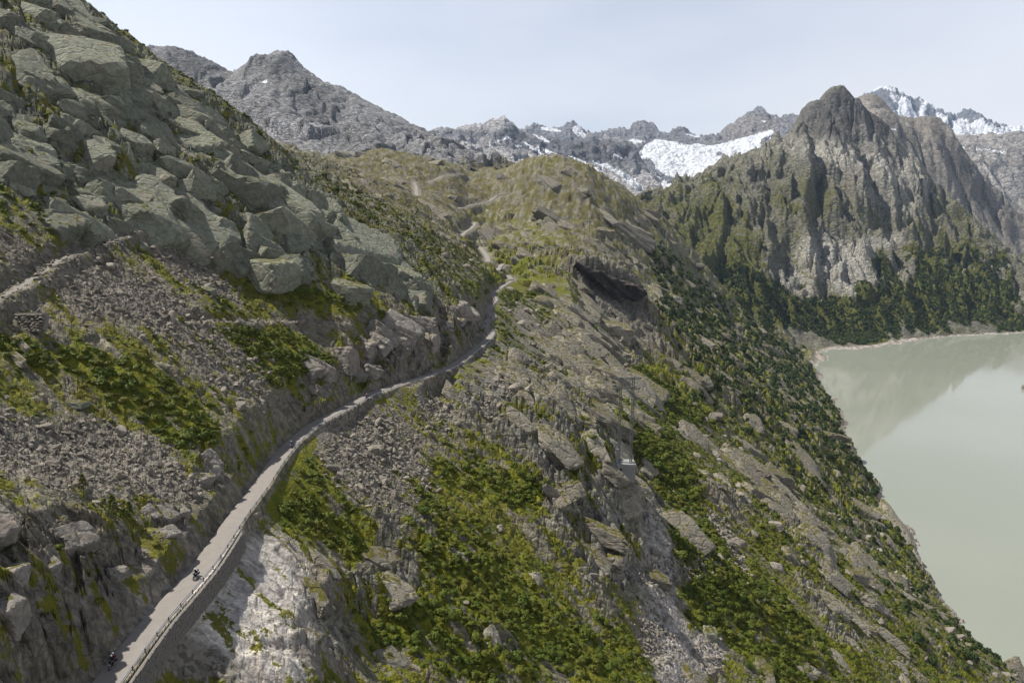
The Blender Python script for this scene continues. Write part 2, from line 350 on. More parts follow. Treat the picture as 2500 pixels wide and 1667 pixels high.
GREEN = [(300,930,190,46,24,1.1),(420,1010,150,60,34,1.2),(610,860,200,70,12,1.0),(720,920,120,60,14,1.0),(60,850,130,40,20,.9),(690,1160,90,110,-50,1.1),(780,1280,130,60,30,.9),(820,960,90,24,-24,1.0),(1150,1400,240,80,36,1.1),(1080,1560,240,90,24,1.1),(1420,1590,190,90,20,1.1),(1560,1470,90,40,50,.8),(1230,1190,190,50,18,1.0),(1040,1230,150,40,36,.9),(1560,1060,80,120,40,1.0),(1650,1180,90,50,50,.9),(1500,860,130,40,40,.8),(1700,1400,150,120,45,.9),(1850,1530,220,110,40,.9),(1650,980,110,50,35,.9),(1300,680,130,40,30,.8),(760,720,150,24,10,.7),(90,520,130,60,22,.8),(560,760,90,26,8,.6),(690,690,80,30,20,.8),(1230,700,60,26,40,.7)]
WOOD  = [(1900,1010,130,330,-42,1.0),(2150,1250,110,420,-40,1.0),(2330,1520,110,260,-38,1.0),(1760,850,90,230,-40,.9),(1880,800,90,80,0,1.0),(1740,950,60,60,0,.5),(1960,1480,40,160,-40,.6),(1620,640,30,100,-45,.5)]
BROWN = [(900,390,400,70,12,1.0),(1150,440,330,70,0,1.0),(1350,480,240,60,10,.5),(800,520,220,60,28,.5),(1000,560,220,60,30,.4),(1480,600,120,60,35,.4)]
cliff = np.clip(blob(pw, qw, CLIFF), 0, 1); cut = np.clip(blob(pw, qw, CUT), 0, 1); slab = np.clip(blob(px, py, SLAB), 0, 1)
ridge = np.clip(blob(pw, qw, RIDGE), 0, 1); scree = np.clip(blob(pw, qw, SCREE), 0, 1.2); green = np.clip(blob(pw, qw, GREEN), 0, 1.2)
wood = np.clip(blob(pw, qw, WOOD), 0, 1); brown = np.clip(blob(pw, qw, BROWN), 0, 1)
scree = np.clip(scree * 1.0 - 0.5 * np.maximum(cut, slab), 0, 1)
far = smooth(600, 1100, Y)

# large forms
Z = Zb.copy()
calm = 1 - 0.85 * np.exp(-((Y - 364) / 26) ** 2) * (X < -30)              # keep the skyline of the spur
Z += calm * 3.2 * fbm(X / 55, Y / 55, 3, 3) * (1 - .6 * scree)
Z += far * 9 * fbm(X / 150, Y / 150, 4, 7) * (1 - np.exp(-((Y - 1550) / 160) ** 2) * .8)
# slabs and ribs running down the slope
ca, sa = math.cos(R(-24)), math.sin(R(-24))
A = X * ca + Y * sa; B = -X * sa + Y * ca
below = smooth(-8, 25, X - road_at(Y)[0])
rib = fbm(A / 40, B / 10, 4, 21, 0.55, ridged=True)
Z += (0.5 + ridge) * below * 5.6 * (rib - .1) * (1 - .8 * scree) * (1 - .92 * smooth(650, 1050, Y))
# jointed granite blocks
bx1 = A / 17 + wx * .35; by1 = B / 13 + wy * .35
b1, c1, r1 = blocks(bx1, by1, 41, tilt=1.3, dome=0.7, crack=.10)
b2, c2, r2 = blocks(A / 5.6 + wx * .6, B / 4.4 + wy * .6, 43, tilt=1.3, dome=0.6, crack=.13)
b3, c3, r3 = blocks(A / 2.2, B / 1.8, 47, tilt=1.2, dome=0.6, crack=.16)
rocky = np.clip(np.maximum(np.maximum(cliff, cut * .8), ridge * .8) + .30 * (1 - scree) * (1 - green), 0, 1)
rocky = rocky * (1 - .75 * np.clip(slab, 0, 1))
Z += calm * (cliff * 3.2 + cut * 2.4 + ridge * 1.6 + far * 3.0 + .5) * b1 * (1 - scree)
Z += (rocky * 1.6 + cut * .7 + .2) * b2 * (1 - .9 * scree) * (1 - .6 * green) * (1 - .8 * far)
Z += (rocky * .55 + cut * .25 + .22) * (1 - .9 * far) * b3 * (1 - .4 * green)
Z += slab * (.9 * fbm(A / 16, B / 7, 3, 61, ridged=True) + 1.0 * b1 + .25 * b2)
b4, c4, r4 = blocks(A / 34 + wx, B / 24 + wy, 59, tilt=1.4, dome=.6, crack=.12)
Z += smooth(450, 800, Y) * 6.0 * b4 * (1 - .6 * brown)
b5, c5, r5 = blocks(A / 15, B / 12, 67, tilt=1.4, dome=.5, crack=.12); Z += smooth(450, 700, Y) * (1 - .9 * smooth(850, 1200, Y)) * 3.0 * b5 * (1 - .5 * brown)
# stones in the scree
s1, sc1, sr1 = blocks(X / 1.25, Y / 1.25, 53, tilt=1.2, dome=0.8, crack=.2)
Z += scree * (.45 * s1 + .5 * fbm(X / 9, Y / 9, 3, 71))
# fine grain
Z += .22 * fbm(X / 1.1, Y / 1.1, 2, 81) * np.clip(180 / Y, .3, 1.2) + far * 3.5 * fbm(A / 60, B / 26, 3, 83, ridged=True)

# old footpaths benched into the slope
def hit0(p, q):
    t, e = te(p, q); c = int(np.argmin(np.abs(tv - t))); k = np.nonzero(Zb[:, c] / Yv >= e)[0][0]
    return np.array([t * Yv[k], Yv[k], Zb[k, c]])
OLD = {'gravel': [(-120,800),(-20,742),(45,708),(95,672),(135,645),(205,612),(285,582),(352,556)],
       'stony': [(455,786),(540,790),(640,788),(740,790),(850,796)],
       'road1': [(1250,684),(1240,676),(1226,668),(1214,662),(1221,652),(1228,645)], 'road2': [(1192,642),(1190,630),(1183,618),(1172,606),(1160,596)],
       'road3': [(1145,590),(1128,574),(1140,566),(1150,560),(1158,550),(1160,543)], 'road4': [(1113,512),(1130,508),(1160,503),(1178,497),(1200,491),(1212,480),(1226,478),(1246,476)],
       'road5': [(1010,447),(1016,458),(1017,480)], 'road6': [(1040,447),(1064,440),(1080,433),(1110,427),(1130,425)]}
old_pts = {}; roadkeep = np.zeros_like(Z)
for nm_, L_ in OLD.items():
    Pq = np.array([hit0(*p) for p in L_]); sI = np.linspace(0, len(Pq) - 1, 70)
    Pq = np.stack([sm1(np.interp(sI, np.arange(len(Pq)), Pq[:, k]), 5) for k in range(3)], -1); old_pts[nm_] = Pq
    hw_ = 1.7 if nm_ == 'gravel' else .8 if nm_ == 'stony' else 3.4; sf_ = 2.6 if hw_ < 3 else 10.
    bb = (X > Pq[:, 0].min() - 16) & (X < Pq[:, 0].max() + 16) & (Y > Pq[:, 1].min() - 16) & (Y < Pq[:, 1].max() + 16)
    ii = np.nonzero(bb); d2_ = np.full(len(ii[0]), 1e9, np.float32); zq = np.zeros_like(d2_)
    for p in Pq:
        dd = (X[ii] - p[0]) ** 2 + (Y[ii] - p[1]) ** 2; m_ = dd < d2_; d2_ = np.where(m_, dd, d2_); zq = np.where(m_, p[2], zq)
    w_ = smooth(hw_ + sf_, hw_, np.sqrt(d2_)); roadkeep[ii] = np.maximum(roadkeep[ii], w_); Z[ii] = Z[ii] * (1 - w_) + zq * w_
    scree[ii] = np.maximum(scree[ii], w_ * .8); green[ii] *= 1 - w_

# road bench, cut on the uphill side, drop on the lake side
XR, ZR = road_at(Y)
XR = XR.astype(np.float32); ZR = ZR.astype(np.float32)
dl = (X - XR) / np.sqrt(1 + np.interp(Y, yy, rdx) ** 2)
on = smooth(yy[-1] + 6, yy[-1] - 10, Y)
HW = 2.3
wd = np.where(dl > 0, smooth(1.5, 15, dl), 1); Z = np.where(on > .5, Zb + (Z - Zb) * wd, Z)
low = (dl > 0) * smooth(90, 50, dl) * smooth(335, 365, Y) * smooth(730, 700, Y); Z = Z * (1 - low) + np.minimum(Z, Zb + .2) * low
wobble = 1 + .55 * fbm(Y / 9, X / 30, 3, 97)
dc = np.clip(-dl - HW, 0, 40)
cutmin = ZR + ((1.95 - 1.1 * smooth(130, 190, Y) - .4 * smooth(220, 280, Y)) * np.minimum(dc, 2.4) * wobble + .75 * np.maximum(dc - 2.4, 0) - .035 * dc ** 2) * smooth(600, 300, Y) - 30 * smooth(560, 620, Y)
zl = np.where(dl < -HW, np.maximum(Z, cutmin), Z)
zl = ZR - .02 + (zl - ZR) * smooth(HW, HW + 1.2, -dl)
walled = smooth(74, 80, Y) * smooth(134, 126, Y)
drop = ZR - .35 - .42 * np.clip(dl - HW - .3, 0, None) * (1 + .2 * wy) - walled * 2.3 * smooth(.15, .5, dl - HW - .4)
zr = np.where(dl < 22, np.minimum(Z, drop), Z)
zr = ZR - .06 + (zr - ZR) * smooth(HW + .2, HW + .9, dl)
Zroad = np.where(dl < -HW, zl, np.where(dl > HW, zr, ZR - .06))
Z = np.where(on > .5, Zroad, Z)
Z = np.maximum(Z, LAKE - 14).astype(np.float32)

# ------------------------------------------------------------------ what covers it
gx = np.gradient(Z, axis=1) / np.maximum(np.gradient(X, axis=1), 1e-4); gy = np.gradient(Z, axis=0) / np.maximum(np.gradient(Y, axis=0), 1e-4)
steep = np.sqrt(gx * gx + gy * gy)
px, py = proj(X, Y, Z + CZ)
gully = np.clip(blob(px, py, [(1608,1340,120,34,78,1),(1630,1520,130,44,70,1),(1725,1590,45,48,0,1),(1660,1640,60,60,0,1)]), 0, 1)
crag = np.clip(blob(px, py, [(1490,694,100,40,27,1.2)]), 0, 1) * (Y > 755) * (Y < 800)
nA = fbm(X / 20, Y / 20, 5, 111, .75); nB = fbm(A / 22, B / 5, 5, 115, .72)
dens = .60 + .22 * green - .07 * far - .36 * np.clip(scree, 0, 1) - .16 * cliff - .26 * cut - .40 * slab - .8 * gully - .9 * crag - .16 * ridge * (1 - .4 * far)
dens = dens - .16 * smooth(.6, 1.6, steep) + .20 * (1 - c1) * (cliff + .3) + .08 * (1 - c2) * (cliff + .4)
veg = dens + (.75 * nA + 1.15 * nB) * (1 - .55 * np.clip(scree, 0, 1)) * (1 - .3 * np.clip(green, 0, 1))
veg = np.maximum(veg, (.52 + .9 * nA + .8 * nB) * smooth(.25, .6, wood + .7 * nB))
veg = np.where((np.abs(dl) < HW + .7) & (on > .5), -1, veg)
shore = smooth(9, 2, Z - LAKE + 2.5 * nA)
veg = np.where(shore > .5, -1, veg)
brn = np.clip(.18 + .9 * nA + .8 * brown + .15 * far - .4 * green - .8 * wood, 0, 1)
vv = .85 + .5 * (r1 - .5) * cliff + .3 * (r2 - .5) + .25 * nA
def mixc(a, b, k): return a + (np.array(b, np.float32) - a) * k[..., None]
T = np.broadcast_to(np.array((.185, .167, .122), np.float32), Z.shape + (3,)).copy()
T = mixc(T, (.15, .155, .115), cliff); T = mixc(T, (.165, .145, .122), cut); T = mixc(T, (.43, .395, .36), slab)
T = mixc(T, (.17, .152, .125), np.clip(scree, 0, 1)); T = mixc(T, (.185, .177, .158), ridge * .8)
T = mixc(T, (.21, .195, .145), far * .6); T = mixc(T, (.38, .33, .29), shore)
T = mixc(T, (.36, .33, .30), gully); T = mixc(T, (.09, .08, .072), crag)  # crag face: dark rock tint with its shade painted in
T *= vv[..., None]
keep = (np.minimum(np.minimum(Z[:-1, :-1], Z[1:, 1:]), np.minimum(Z[1:, :-1], Z[:-1, 1:])) > LAKE - 13.5)
keep |= np.maximum(np.maximum(Z[:-1, :-1], Z[1:, 1:]), np.maximum(Z[1:, :-1], Z[:-1, 1:])) > LAKE - 13.5
V = np.stack([X, Y, Z + CZ], -1).reshape(-1, 3); F = grid_faces(NV, NU, keep)
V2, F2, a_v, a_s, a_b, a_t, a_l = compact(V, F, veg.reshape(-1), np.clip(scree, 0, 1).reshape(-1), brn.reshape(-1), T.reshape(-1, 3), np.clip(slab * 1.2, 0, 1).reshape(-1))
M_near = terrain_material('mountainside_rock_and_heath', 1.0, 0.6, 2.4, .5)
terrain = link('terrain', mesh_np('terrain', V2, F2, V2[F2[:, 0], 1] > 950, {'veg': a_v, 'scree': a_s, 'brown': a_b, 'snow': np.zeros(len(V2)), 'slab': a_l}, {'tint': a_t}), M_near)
tag(terrain, kind='structure')
Egrid = Z / Y
def hit(px_, py_):
    """first point of the near mountainside seen along a pixel of the photograph"""
    t, e = te(px_, py_); c = np.interp(t, tv, np.arange(NU)); c0 = int(min(max(c, 0), NU - 2)); f = c - c0
    E = Egrid[:, c0] * (1 - f) + Egrid[:, c0 + 1] * f
    k = np.nonzero(E >= e)[0]
    if len(k) == 0: return None
    k = k[0]
    if k == 0: y = Yv[0]
    else:
        g = (e - E[k - 1]) / (E[k] - E[k - 1]); y = Yv[k - 1] + g * (Yv[k] - Yv[k - 1])
    return np.array([t * y, y, e * y + CZ])
lgY = np.log(Yv)
def ground(x, y):
    """height of the near mountainside at world x, y (arrays)"""
    x = np.asarray(x, float); y = np.asarray(y, float)
    r = np.clip((np.log(y) - lgY[0]) / (lgY[1] - lgY[0]), 0, NV - 1.001); c = np.clip((x / y - tv[0]) / (tv[1] - tv[0]), 0, NU - 1.001)
    r0 = r.astype(int); c0 = c.astype(int); fr = r - r0; fc = c - c0
    return (Z[r0, c0] * (1 - fr) * (1 - fc) + Z[r0, c0 + 1] * (1 - fr) * fc + Z[r0 + 1, c0] * fr * (1 - fc) + Z[r0 + 1, c0 + 1] * fr * fc) + CZ
def sample(Aq, x, y):
    r = np.clip(np.round((np.log(y) - lgY[0]) / (lgY[1] - lgY[0])), 0, NV - 1).astype(int); c = np.clip(np.round((x / y - tv[0]) / (tv[1] - tv[0])), 0, NU - 1).astype(int)
    return Aq[r, c]
# ------------------------------------------------------------------ far mountains
def snow_noise(px, py, P, grow=0):
    return inpoly(px, py, P)
def mountain(name, slices, t0, t1, nu, nv, Y0, Y1, amp, scale, seed, tint_fn, mat, crestY, ribs=1.0, keepc=260.0, jag=.2, calm_fn=None, extra=None, cj=.22):
    t = np.linspace(t0, t1, nu); Yr = np.linspace(Y0, Y1, nv)
    Zm = slice_surface(slices, Yr, t)
    Xm = (t[None, :] * Yr[:, None]).astype(np.float32); Ym = np.repeat(Yr[:, None], nu, 1).astype(np.float32)
    k = 1 - .86 * np.exp(-((Ym - crestY) / keepc) ** 2)
    k = k * (.06 + .94 * smooth(-10, 90, Zm - LAKE))
    if calm_fn is not None:
        p0, q0 = proj(Xm, Ym, Zm + CZ); k = k * (1 - .7 * calm_fn(p0, q0))
    wxx = fbm(Xm / (scale * 2), Ym / (scale * 2), 3, seed + 90)
    d = fbm(Xm / scale + wxx * .5, Ym / (scale * 2.2) + wxx * .4, 5, seed, .48, ridged=True)       # ribs and gullies
    d2 = fbm(Xm / (scale * 1.3), Ym / (scale * 1.3), 5, seed + 31, .5)
    bl, bc, br = blocks(Xm / (scale * .62) + wxx, Ym / (scale * .95) + wxx, seed + 51, tilt=1.9, dome=.4, off=1.1, crack=.08)
    bl2, _, _ = blocks(Xm / (scale * .22) + wxx * 2, Ym / (scale * .36), seed + 53, tilt=1.6, dome=.4)
    Zm = Zm + amp * k * (ribs * (d - .15) + .6 * d2 + .55 * bl + .20 * bl2 + (extra(*proj(Xm, Ym, Zm + CZ)) if extra else 0) / amp)
    Zm = Zm + amp * jag * np.minimum(1, k * 1.6 + (.55 if calm_fn is None else .55 * (k > .125))) * (fbm(Xm / (scale * .16), Ym / (scale * .3), 3, seed + 71, .6, ridged=True) - .1) * smooth(-10, 90, Zm - LAKE)
    Zm = Zm + amp * cj * np.exp(-((Ym - crestY) / (keepc * .32)) ** 2) * (fbm(Xm / (scale * .3) + .3 * wxx, Ym / (scale * .8), 4, seed + 83, .6, ridged=True) - .25) * smooth(0, 90, Zm - LAKE)
    Zm = np.maximum(Zm, LAKE - 14)
    pxm, pym = proj(Xm, Ym, Zm + CZ)
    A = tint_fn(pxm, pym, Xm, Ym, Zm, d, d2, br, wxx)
    F = grid_faces(nv, nu)
    V = np.stack([Xm, Ym, Zm + CZ], -1).reshape(-1, 3)
    zz = V[:, 2]; F = F[zz[F].max(1) > CZ + LAKE - 13.5]
    ats = [A['veg'].reshape(-1), A['brown'].reshape(-1), A['snow'].reshape(-1), A['scree'].reshape(-1), A['tint'].reshape(-1, 3)]
    V, F, v, b, s, sc_, ti = compact(V, F, *ats)
    o = link(name, mesh_np(name, V, F, True, {'veg': v, 'brown': b, 'snow': s, 'scree': sc_, 'slab': np.zeros(len(V))}, {'tint': ti}), mat)
    tag(o, kind='structure'); return o, (t, Yr, Zm)
M_mid = terrain_material('mountain_rock', 0.22, 0.9, 3.6, .25, ((.060, .070, .013), (.105, .102, .024), (.105, .090, .040)))
M_far = terrain_material('distant_rock_and_snow', 0.07, 0.9, 3.0, .2)
def base_attr(shape, tint):
    z = np.zeros(shape, np.float32)
    return {'veg': z - 1, 'brown': z.copy(), 'snow': z - 1, 'scree': z.copy(), 'tint': np.broadcast_to(np.array(tint, np.float32), shape + (3,)).copy()}
def warp(px, py, wxx, a=8): return px + wxx * a, py + wxx * a * .6

# grey peak on the left
GP = [(1500,[(250,430),(600,430),(900,425),(1200,440),(1350,460)]),
      (1750,[(250,330),(500,340),(700,345),(850,352),(950,368),(1080,388),(1200,415),(1350,450)]),
      (2000,[(250,210),(430,230),(560,262),(650,235),(720,240),(800,290),(900,320),(1000,345),(1100,375),(1200,405),(1350,440)]),
      (2300,[(250,140),(340,125),(395,121),(430,123),(462,128),(500,146),(560,181),(585,188),(600,176),(620,162),(632,152),(636,139),(642,146),(660,140),(675,132),(690,127),(704,128),(718,146),(745,175),(790,205),(830,218),(900,256),(960,285),(1000,305),(1050,330),(1090,345),(1150,375),(1200,398),(1350,430)]),
      (2600,[(250,250),(500,260),(700,250),(900,330),(1100,400),(1350,470)]),(3100,[(250,430),(700,430),(1350,520)])]
def t_gp(px, py, Xm, Ym, Zm, d, d2, br, w):
    A = base_attr(px.shape, (.215, .212, .215)); p, q = warp(px, py, w)
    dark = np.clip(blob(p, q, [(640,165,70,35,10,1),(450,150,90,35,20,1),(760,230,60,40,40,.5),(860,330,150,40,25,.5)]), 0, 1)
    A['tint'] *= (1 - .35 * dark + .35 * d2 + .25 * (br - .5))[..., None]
    A['veg'] = -.3 + 1.0 * smooth(345, 420, q + 40 * d2) + .4 * d2; A['brown'] += .8
    A['scree'] += smooth(.1, .4, d2)
    A['snow'] = np.where(inpoly(px, py, [(636,198),(652,195),(655,204),(645,206)]) | inpoly(px, py, [(770,253),(782,256),(780,259)]), 1., -1.)
    return A
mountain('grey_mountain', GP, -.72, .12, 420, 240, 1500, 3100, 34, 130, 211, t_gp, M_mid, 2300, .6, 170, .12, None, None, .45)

# pyramid peak across the lake
PY = [(1750,[(1400,760),(1700,812),(1850,846),(1960,872),(2028,893),(2300,900),(2900,900)]),
      (2000,[(1400,640),(1600,640),(1700,690),(1800,735),(1950,806),(2060,816),(2150,826),(2225,834),(2400,860),(2900,880)]),
      (2160,[(1400,600),(1600,580),(1700,625),(1800,650),(1900,705),(2000,735),(2150,755),(2300,785),(2510,811),(2900,830)]),
      (2400,[(1400,560),(1600,520),(1700,530),(1800,535),(1900,550),(2000,590),(2150,620),(2300,680),(2500,730),(2900,800)]),
      (2700,[(1400,540),(1600,496),(1700,450),(1800,420),(1900,400),(1960,390),(2050,395),(2150,440),(2250,530),(2400,630),(2500,680),(2900,770)]),
      (2880,[(1400,530),(1600,495),(1700,443),(1800,400),(1900,360),(1950,330),(1990,310),(2050,300),(2130,340),(2200,400),(2300,495),(2400,590),(2500,660),(2900,765)]),
      (3000,[(1400,530),(1592,492),(1650,458),(1750,410),(1850,368),(1925,335),(1948,312),(1962,270),(1978,254),(1995,252),(2006,250),(2014,230),(2032,216),(2050,213),(2058,215),(2072,232),(2090,246),(2112,268),(2140,295),(2180,330),(2215,372),(2300,470),(2400,560),(2500,650),(2900,770)]),
      (3200,[(1400,600),(1600,560),(1800,480),(1950,390),(2050,330),(2200,430),(2400,620),(2900,790)]),(3600,[(1400,700),(2000,560),(2900,830)])]
def t_py(px, py, Xm, Ym, Zm, d, d2, br, w):
    A = base_attr(px.shape, (.165, .157, .125)); p, q = warp(px, py, w, 14)
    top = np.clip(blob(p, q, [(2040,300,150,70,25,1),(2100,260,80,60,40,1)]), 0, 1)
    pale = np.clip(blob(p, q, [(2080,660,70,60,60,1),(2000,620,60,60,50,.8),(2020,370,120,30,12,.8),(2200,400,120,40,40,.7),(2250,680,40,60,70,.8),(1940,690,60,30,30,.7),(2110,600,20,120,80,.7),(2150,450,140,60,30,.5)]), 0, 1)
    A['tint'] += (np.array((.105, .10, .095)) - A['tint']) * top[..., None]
    A['tint'] += (np.array((.30, .285, .25)) - A['tint']) * (pale * smooth(-.5, .3, d))[..., None]
    A['tint'] *= (1 + .45 * d2 + .30 * (br - .5))[..., None]
    wood = smooth(.25, .55, blob(p, q, [(1950,760,260,60,20,1.0),(2180,770,180,70,0,1.0),(2330,690,110,90,30,.9),(2180,660,60,120,80,.7),(2450,760,140,60,20,.9),(1850,720,130,50,35,.9),(2380,600,120,40,40,.5),(2480,640,60,60,30,.6)]) - .7 * d + .6 * d2 + .35 * fbm(Xm / 30, Ym / 30, 3, 55) )
    wood = wood * smooth(.12, .35, blob(p, q, [(1950,760,260,60,20,1.0),(2180,770,180,70,0,1.0),(2330,690,110,90,30,.9),(2180,660,60,120,80,.7),(2450,760,140,60,20,.9),(1850,720,130,50,35,.9),(2480,640,60,60,30,.6)]))
    grass = .6 * np.clip(blob(p, q, [(1770,590,90,110,60,1),(1700,560,70,90,30,.9),(1650,480,120,40,-25,.6),(1830,660,100,40,30,.8),(1900,450,260,90,25,.35),(2300,560,120,120,40,.45)]), 0, 1)
    A['veg'] = .16 + .45 * grass + .45 * d2 - .25 * d + .35 * smooth(330, 480, q) - .45 * pale - .8 * top
    A['veg'] = np.maximum(A['veg'], 1.2 * wood - .1)
    shore = smooth(5, 1.5, Zm - LAKE + 2 * d2); A['veg'] = np.where(shore > .5, -1, A['veg'])
    A['tint'] += (np.array((.40, .35, .31)) - A['tint']) * shore[..., None]
    A['brown'] = np.clip(.25 + .5 * d2 - 1.0 * wood - .5 * grass, 0, 1); A['scree'] += smooth(.1, .5, d2) * .6
    A['wood'] = wood
    PYW.append((Xm, Ym, Zm, wood)); return A
PYW = []
def gullies(p, q):
    """the main gullies and buttresses of the face, in metres"""
    s = 0
    for L, w, dep, q0, q1 in (([(1960,300),(1985,370),(1990,460),(1980,560),(1995,660),(2010,760)], 16, 40, 300, 760), ([(2085,320),(2110,420),(2150,520),(2190,640),(2230,760)], 15, 32, 330, 760), ([(1770,470),(1775,560),(1760,640)], 8, 22, 480, 660),
                              ([(2230,480),(2290,580),(2370,700)], 14, 30, 480, 740), ([(1880,420),(1870,520),(1900,640)], 12, 20, 420, 680), ([(2020,255),(2028,290),(2030,330)], 6, 9, 245, 340), ([(2330,500),(2420,620),(2480,700)], 14, 26, 500, 740)):
        gx_ = np.interp(q, [b for a, b in L], [a for a, b in L]); m_ = smooth(q0, q0 + 50, q) * smooth(q1 + 30, q1 - 40, q)
        s = s + m_ * dep * (.9 * np.exp(-((p - gx_ + 1.5 * w) / (1.2 * w)) ** 2) - np.exp(-((p - gx_ - .4 * w) / w) ** 2))
    return s
mountain('pyramid_mountain', PY, .10, .98, 640, 400, 1750, 3600, 58, 120, 307, t_py, M_mid, 3000, .9, 90, .16, None, gullies)

# the crest behind it
CB = [(3150,[(1950,700),(2300,720),(2500,760),(2900,810)]),
      (3700,[(1950,480),(2100,420),(2200,440),(2350,540),(2500,660),(2900,770)]),
      (4300,[(1950,330),(2060,290),(2092,246),(2108,237),(2125,237),(2142,248),(2160,272),(2180,286),(2220,291),(2262,292),(2285,288),(2296,305),(2305,325),(2340,380),(2400,455),(2450,520),(2500,575),(2900,700)]),
      (4800,[(1950,480),(2200,400),(2500,660),(2900,760)])]
def t_cb(px, py, Xm, Ym, Zm, d, d2, br, w):
    A = base_attr(px.shape, (.22, .20, .175)); p, q = warp(px, py, w, 10)
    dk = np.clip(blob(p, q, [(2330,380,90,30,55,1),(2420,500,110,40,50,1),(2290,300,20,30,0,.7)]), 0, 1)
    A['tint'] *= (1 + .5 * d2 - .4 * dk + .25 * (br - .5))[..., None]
    A['veg'] = -.4 + .6 * smooth(430, 560, q + 30 * d2) + .4 * d2
    A['snow'] = np.where(blob(p, q, [(2165,310,12,5,30,1),(2180,312,10,3,20,1)]) + .2 * d2 > .55, 1, -1.); return A
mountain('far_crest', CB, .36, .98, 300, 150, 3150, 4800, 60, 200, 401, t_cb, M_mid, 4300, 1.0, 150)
CC = [(4900,[(2150,560),(2500,640),(2900,700)]),(5700,[(2150,440),(2350,430),(2500,500),(2900,560)]),
      (6500,[(2150,420),(2290,345),(2335,334),(2380,336),(2410,328),(2440,336),(2462,328),(2480,324),(2496,340),(2520,330),(2600,310),(2900,330)]),(7000,[(2150,520),(2900,430)])]
def t_cc(px, py, Xm, Ym, Zm, d, d2, br, w):
    A = base_attr(px.shape, (.22, .205, .19)); p, q = warp(px, py, w, 10)
    A['tint'] *= (1 + .5 * d2 + .3 * d + .25 * (br - .5))[..., None]
    A['snow'] = np.where(blob(p, q, [(2380,365,40,5,5,1),(2440,370,30,4,10,1)]) + .3 * d2 > .6, 1, -1.); return A
mountain('far_crest', CC, .46, .98, 240, 120, 4900, 7000, 80, 260, 451, t_cc, M_far, 6500, 1.0, 260)

# snow-covered giants at the horizon
FI = [(8800,[(1950,440),(2200,430),(2600,430),(2900,430)]),(10300,[(1950,380),(2150,310),(2260,345),(2340,350),(2500,370),(2900,380)]),
      (11500,[(1950,330),(2080,262),(2108,240),(2130,233),(2150,221),(2162,219),(2180,228),(2196,240),(2212,256),(2226,249),(2240,257),(2256,272),(2266,274),(2272,290),(2300,315),(2325,302),(2340,290),(2352,277),(2358,277),(2370,288),(2384,306),(2402,322),(2420,314),(2440,316),(2460,326),(2480,326),(2500,314),(2560,290),(2900,300)]),(12500,[(1950,450),(2900,420)])]
def t_fi(px, py, Xm, Ym, Zm, d, d2, br, w):
    A = base_attr(px.shape, (.13, .135, .15)); p, q = warp(px, py, w, 8)
    A['tint'] *= (1 + .4 * d2)[..., None]
    s = np.clip(blob(p, q, [(2205,270,12,16,30,1.3),(2225,285,30,12,20,.9),(2440,325,45,14,0,1.6),(2350,310,30,24,0,.6),(2500,318,30,14,0,1.4),(2185,240,14,8,30,.5)]), 0, 1.5)
    A['snow'] = -.16 + 1.0 * d - .35 * d2 + .8 * s - .25 * smooth(2200, 2160, px) * smooth(240, 260, py); A['scree'] += 0
    return A
mountain('snow_peak', FI, .40, .98, 330, 130, 8800, 12500, 130, 330, 503, t_fi, M_far, 11500, 1.0, 420, .45, None, None, .7)

# glacier basin and the ridges round it
R1 = [(3300,[(850,470),(1200,470),(1500,500),(1700,560),(1950,560)]),(4300,[(850,400),(1000,372),(1100,380),(1200,395),(1300,415),(1400,425),(1500,445),(1580,490),(1700,530),(1950,540)]),
      (5300,[(850,370),(1000,340),(1080,345),(1150,345),(1220,345),(1280,372),(1340,378),(1420,390),(1500,410),(1560,440),(1620,480),(1700,520),(1950,530)]),
      (6000,[(850,340),(1000,318),(1050,335),(1068,326),(1098,321),(1112,328),(1135,320),(1160,314),(1172,318),(1190,305),(1210,299),(1222,296),(1231,291),(1242,299),(1256,315),(1290,335),(1330,342),(1370,352),(1405,358),(1425,345),(1440,331),(1450,338),(1463,352),(1476,336),(1490,346),(1520,345),(1548,362),(1556,380),(1570,425),(1600,475),(1650,515),(1720,530),(1950,540)]),
      (6500,[(850,430),(1230,380),(1440,420),(1600,520),(1950,560)])]
def t_r1(px, py, Xm, Ym, Zm, d, d2, br, w):
    A = base_attr(px.shape, (.29, .28, .28)); p, q = warp(px, py, w, 8)
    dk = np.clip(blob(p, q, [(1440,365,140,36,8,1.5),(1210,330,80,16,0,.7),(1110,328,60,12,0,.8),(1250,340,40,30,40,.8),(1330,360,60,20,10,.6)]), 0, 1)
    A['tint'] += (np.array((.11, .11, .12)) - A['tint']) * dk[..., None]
    A['tint'] *= (1 + .35 * d2 + .2 * d)[..., None]
    s = blob(p, q, [(1230,335,26,5,10,1),(1325,340,26,6,25,1),(1300,362,40,6,35,.9),(1365,385,70,5,28,1),(1430,400,60,5,25,.8),(1490,410,50,7,30,.9),(1540,440,40,12,40,.9),(1210,345,30,3,-10,.8),(1265,357,10,5,0,.8),(1500,378,26,5,30,.8),(1460,400,30,4,20,.7)])
    A['snow'] = np.where(s + .45 * d2 - .2 * d > .42, 1, -1.); A['scree'] += smooth(0, .4, d2) * .5
    A['veg'] = -.9 + .7 * smooth(400, 440, q) * smooth(1300, 1150, p); return A
mountain('glacier_ridge', R1, -.26, .46, 420, 190, 3300, 6500, 60, 300, 601, t_r1, M_far, 6000, .8, 260, .4, None, None, .9)
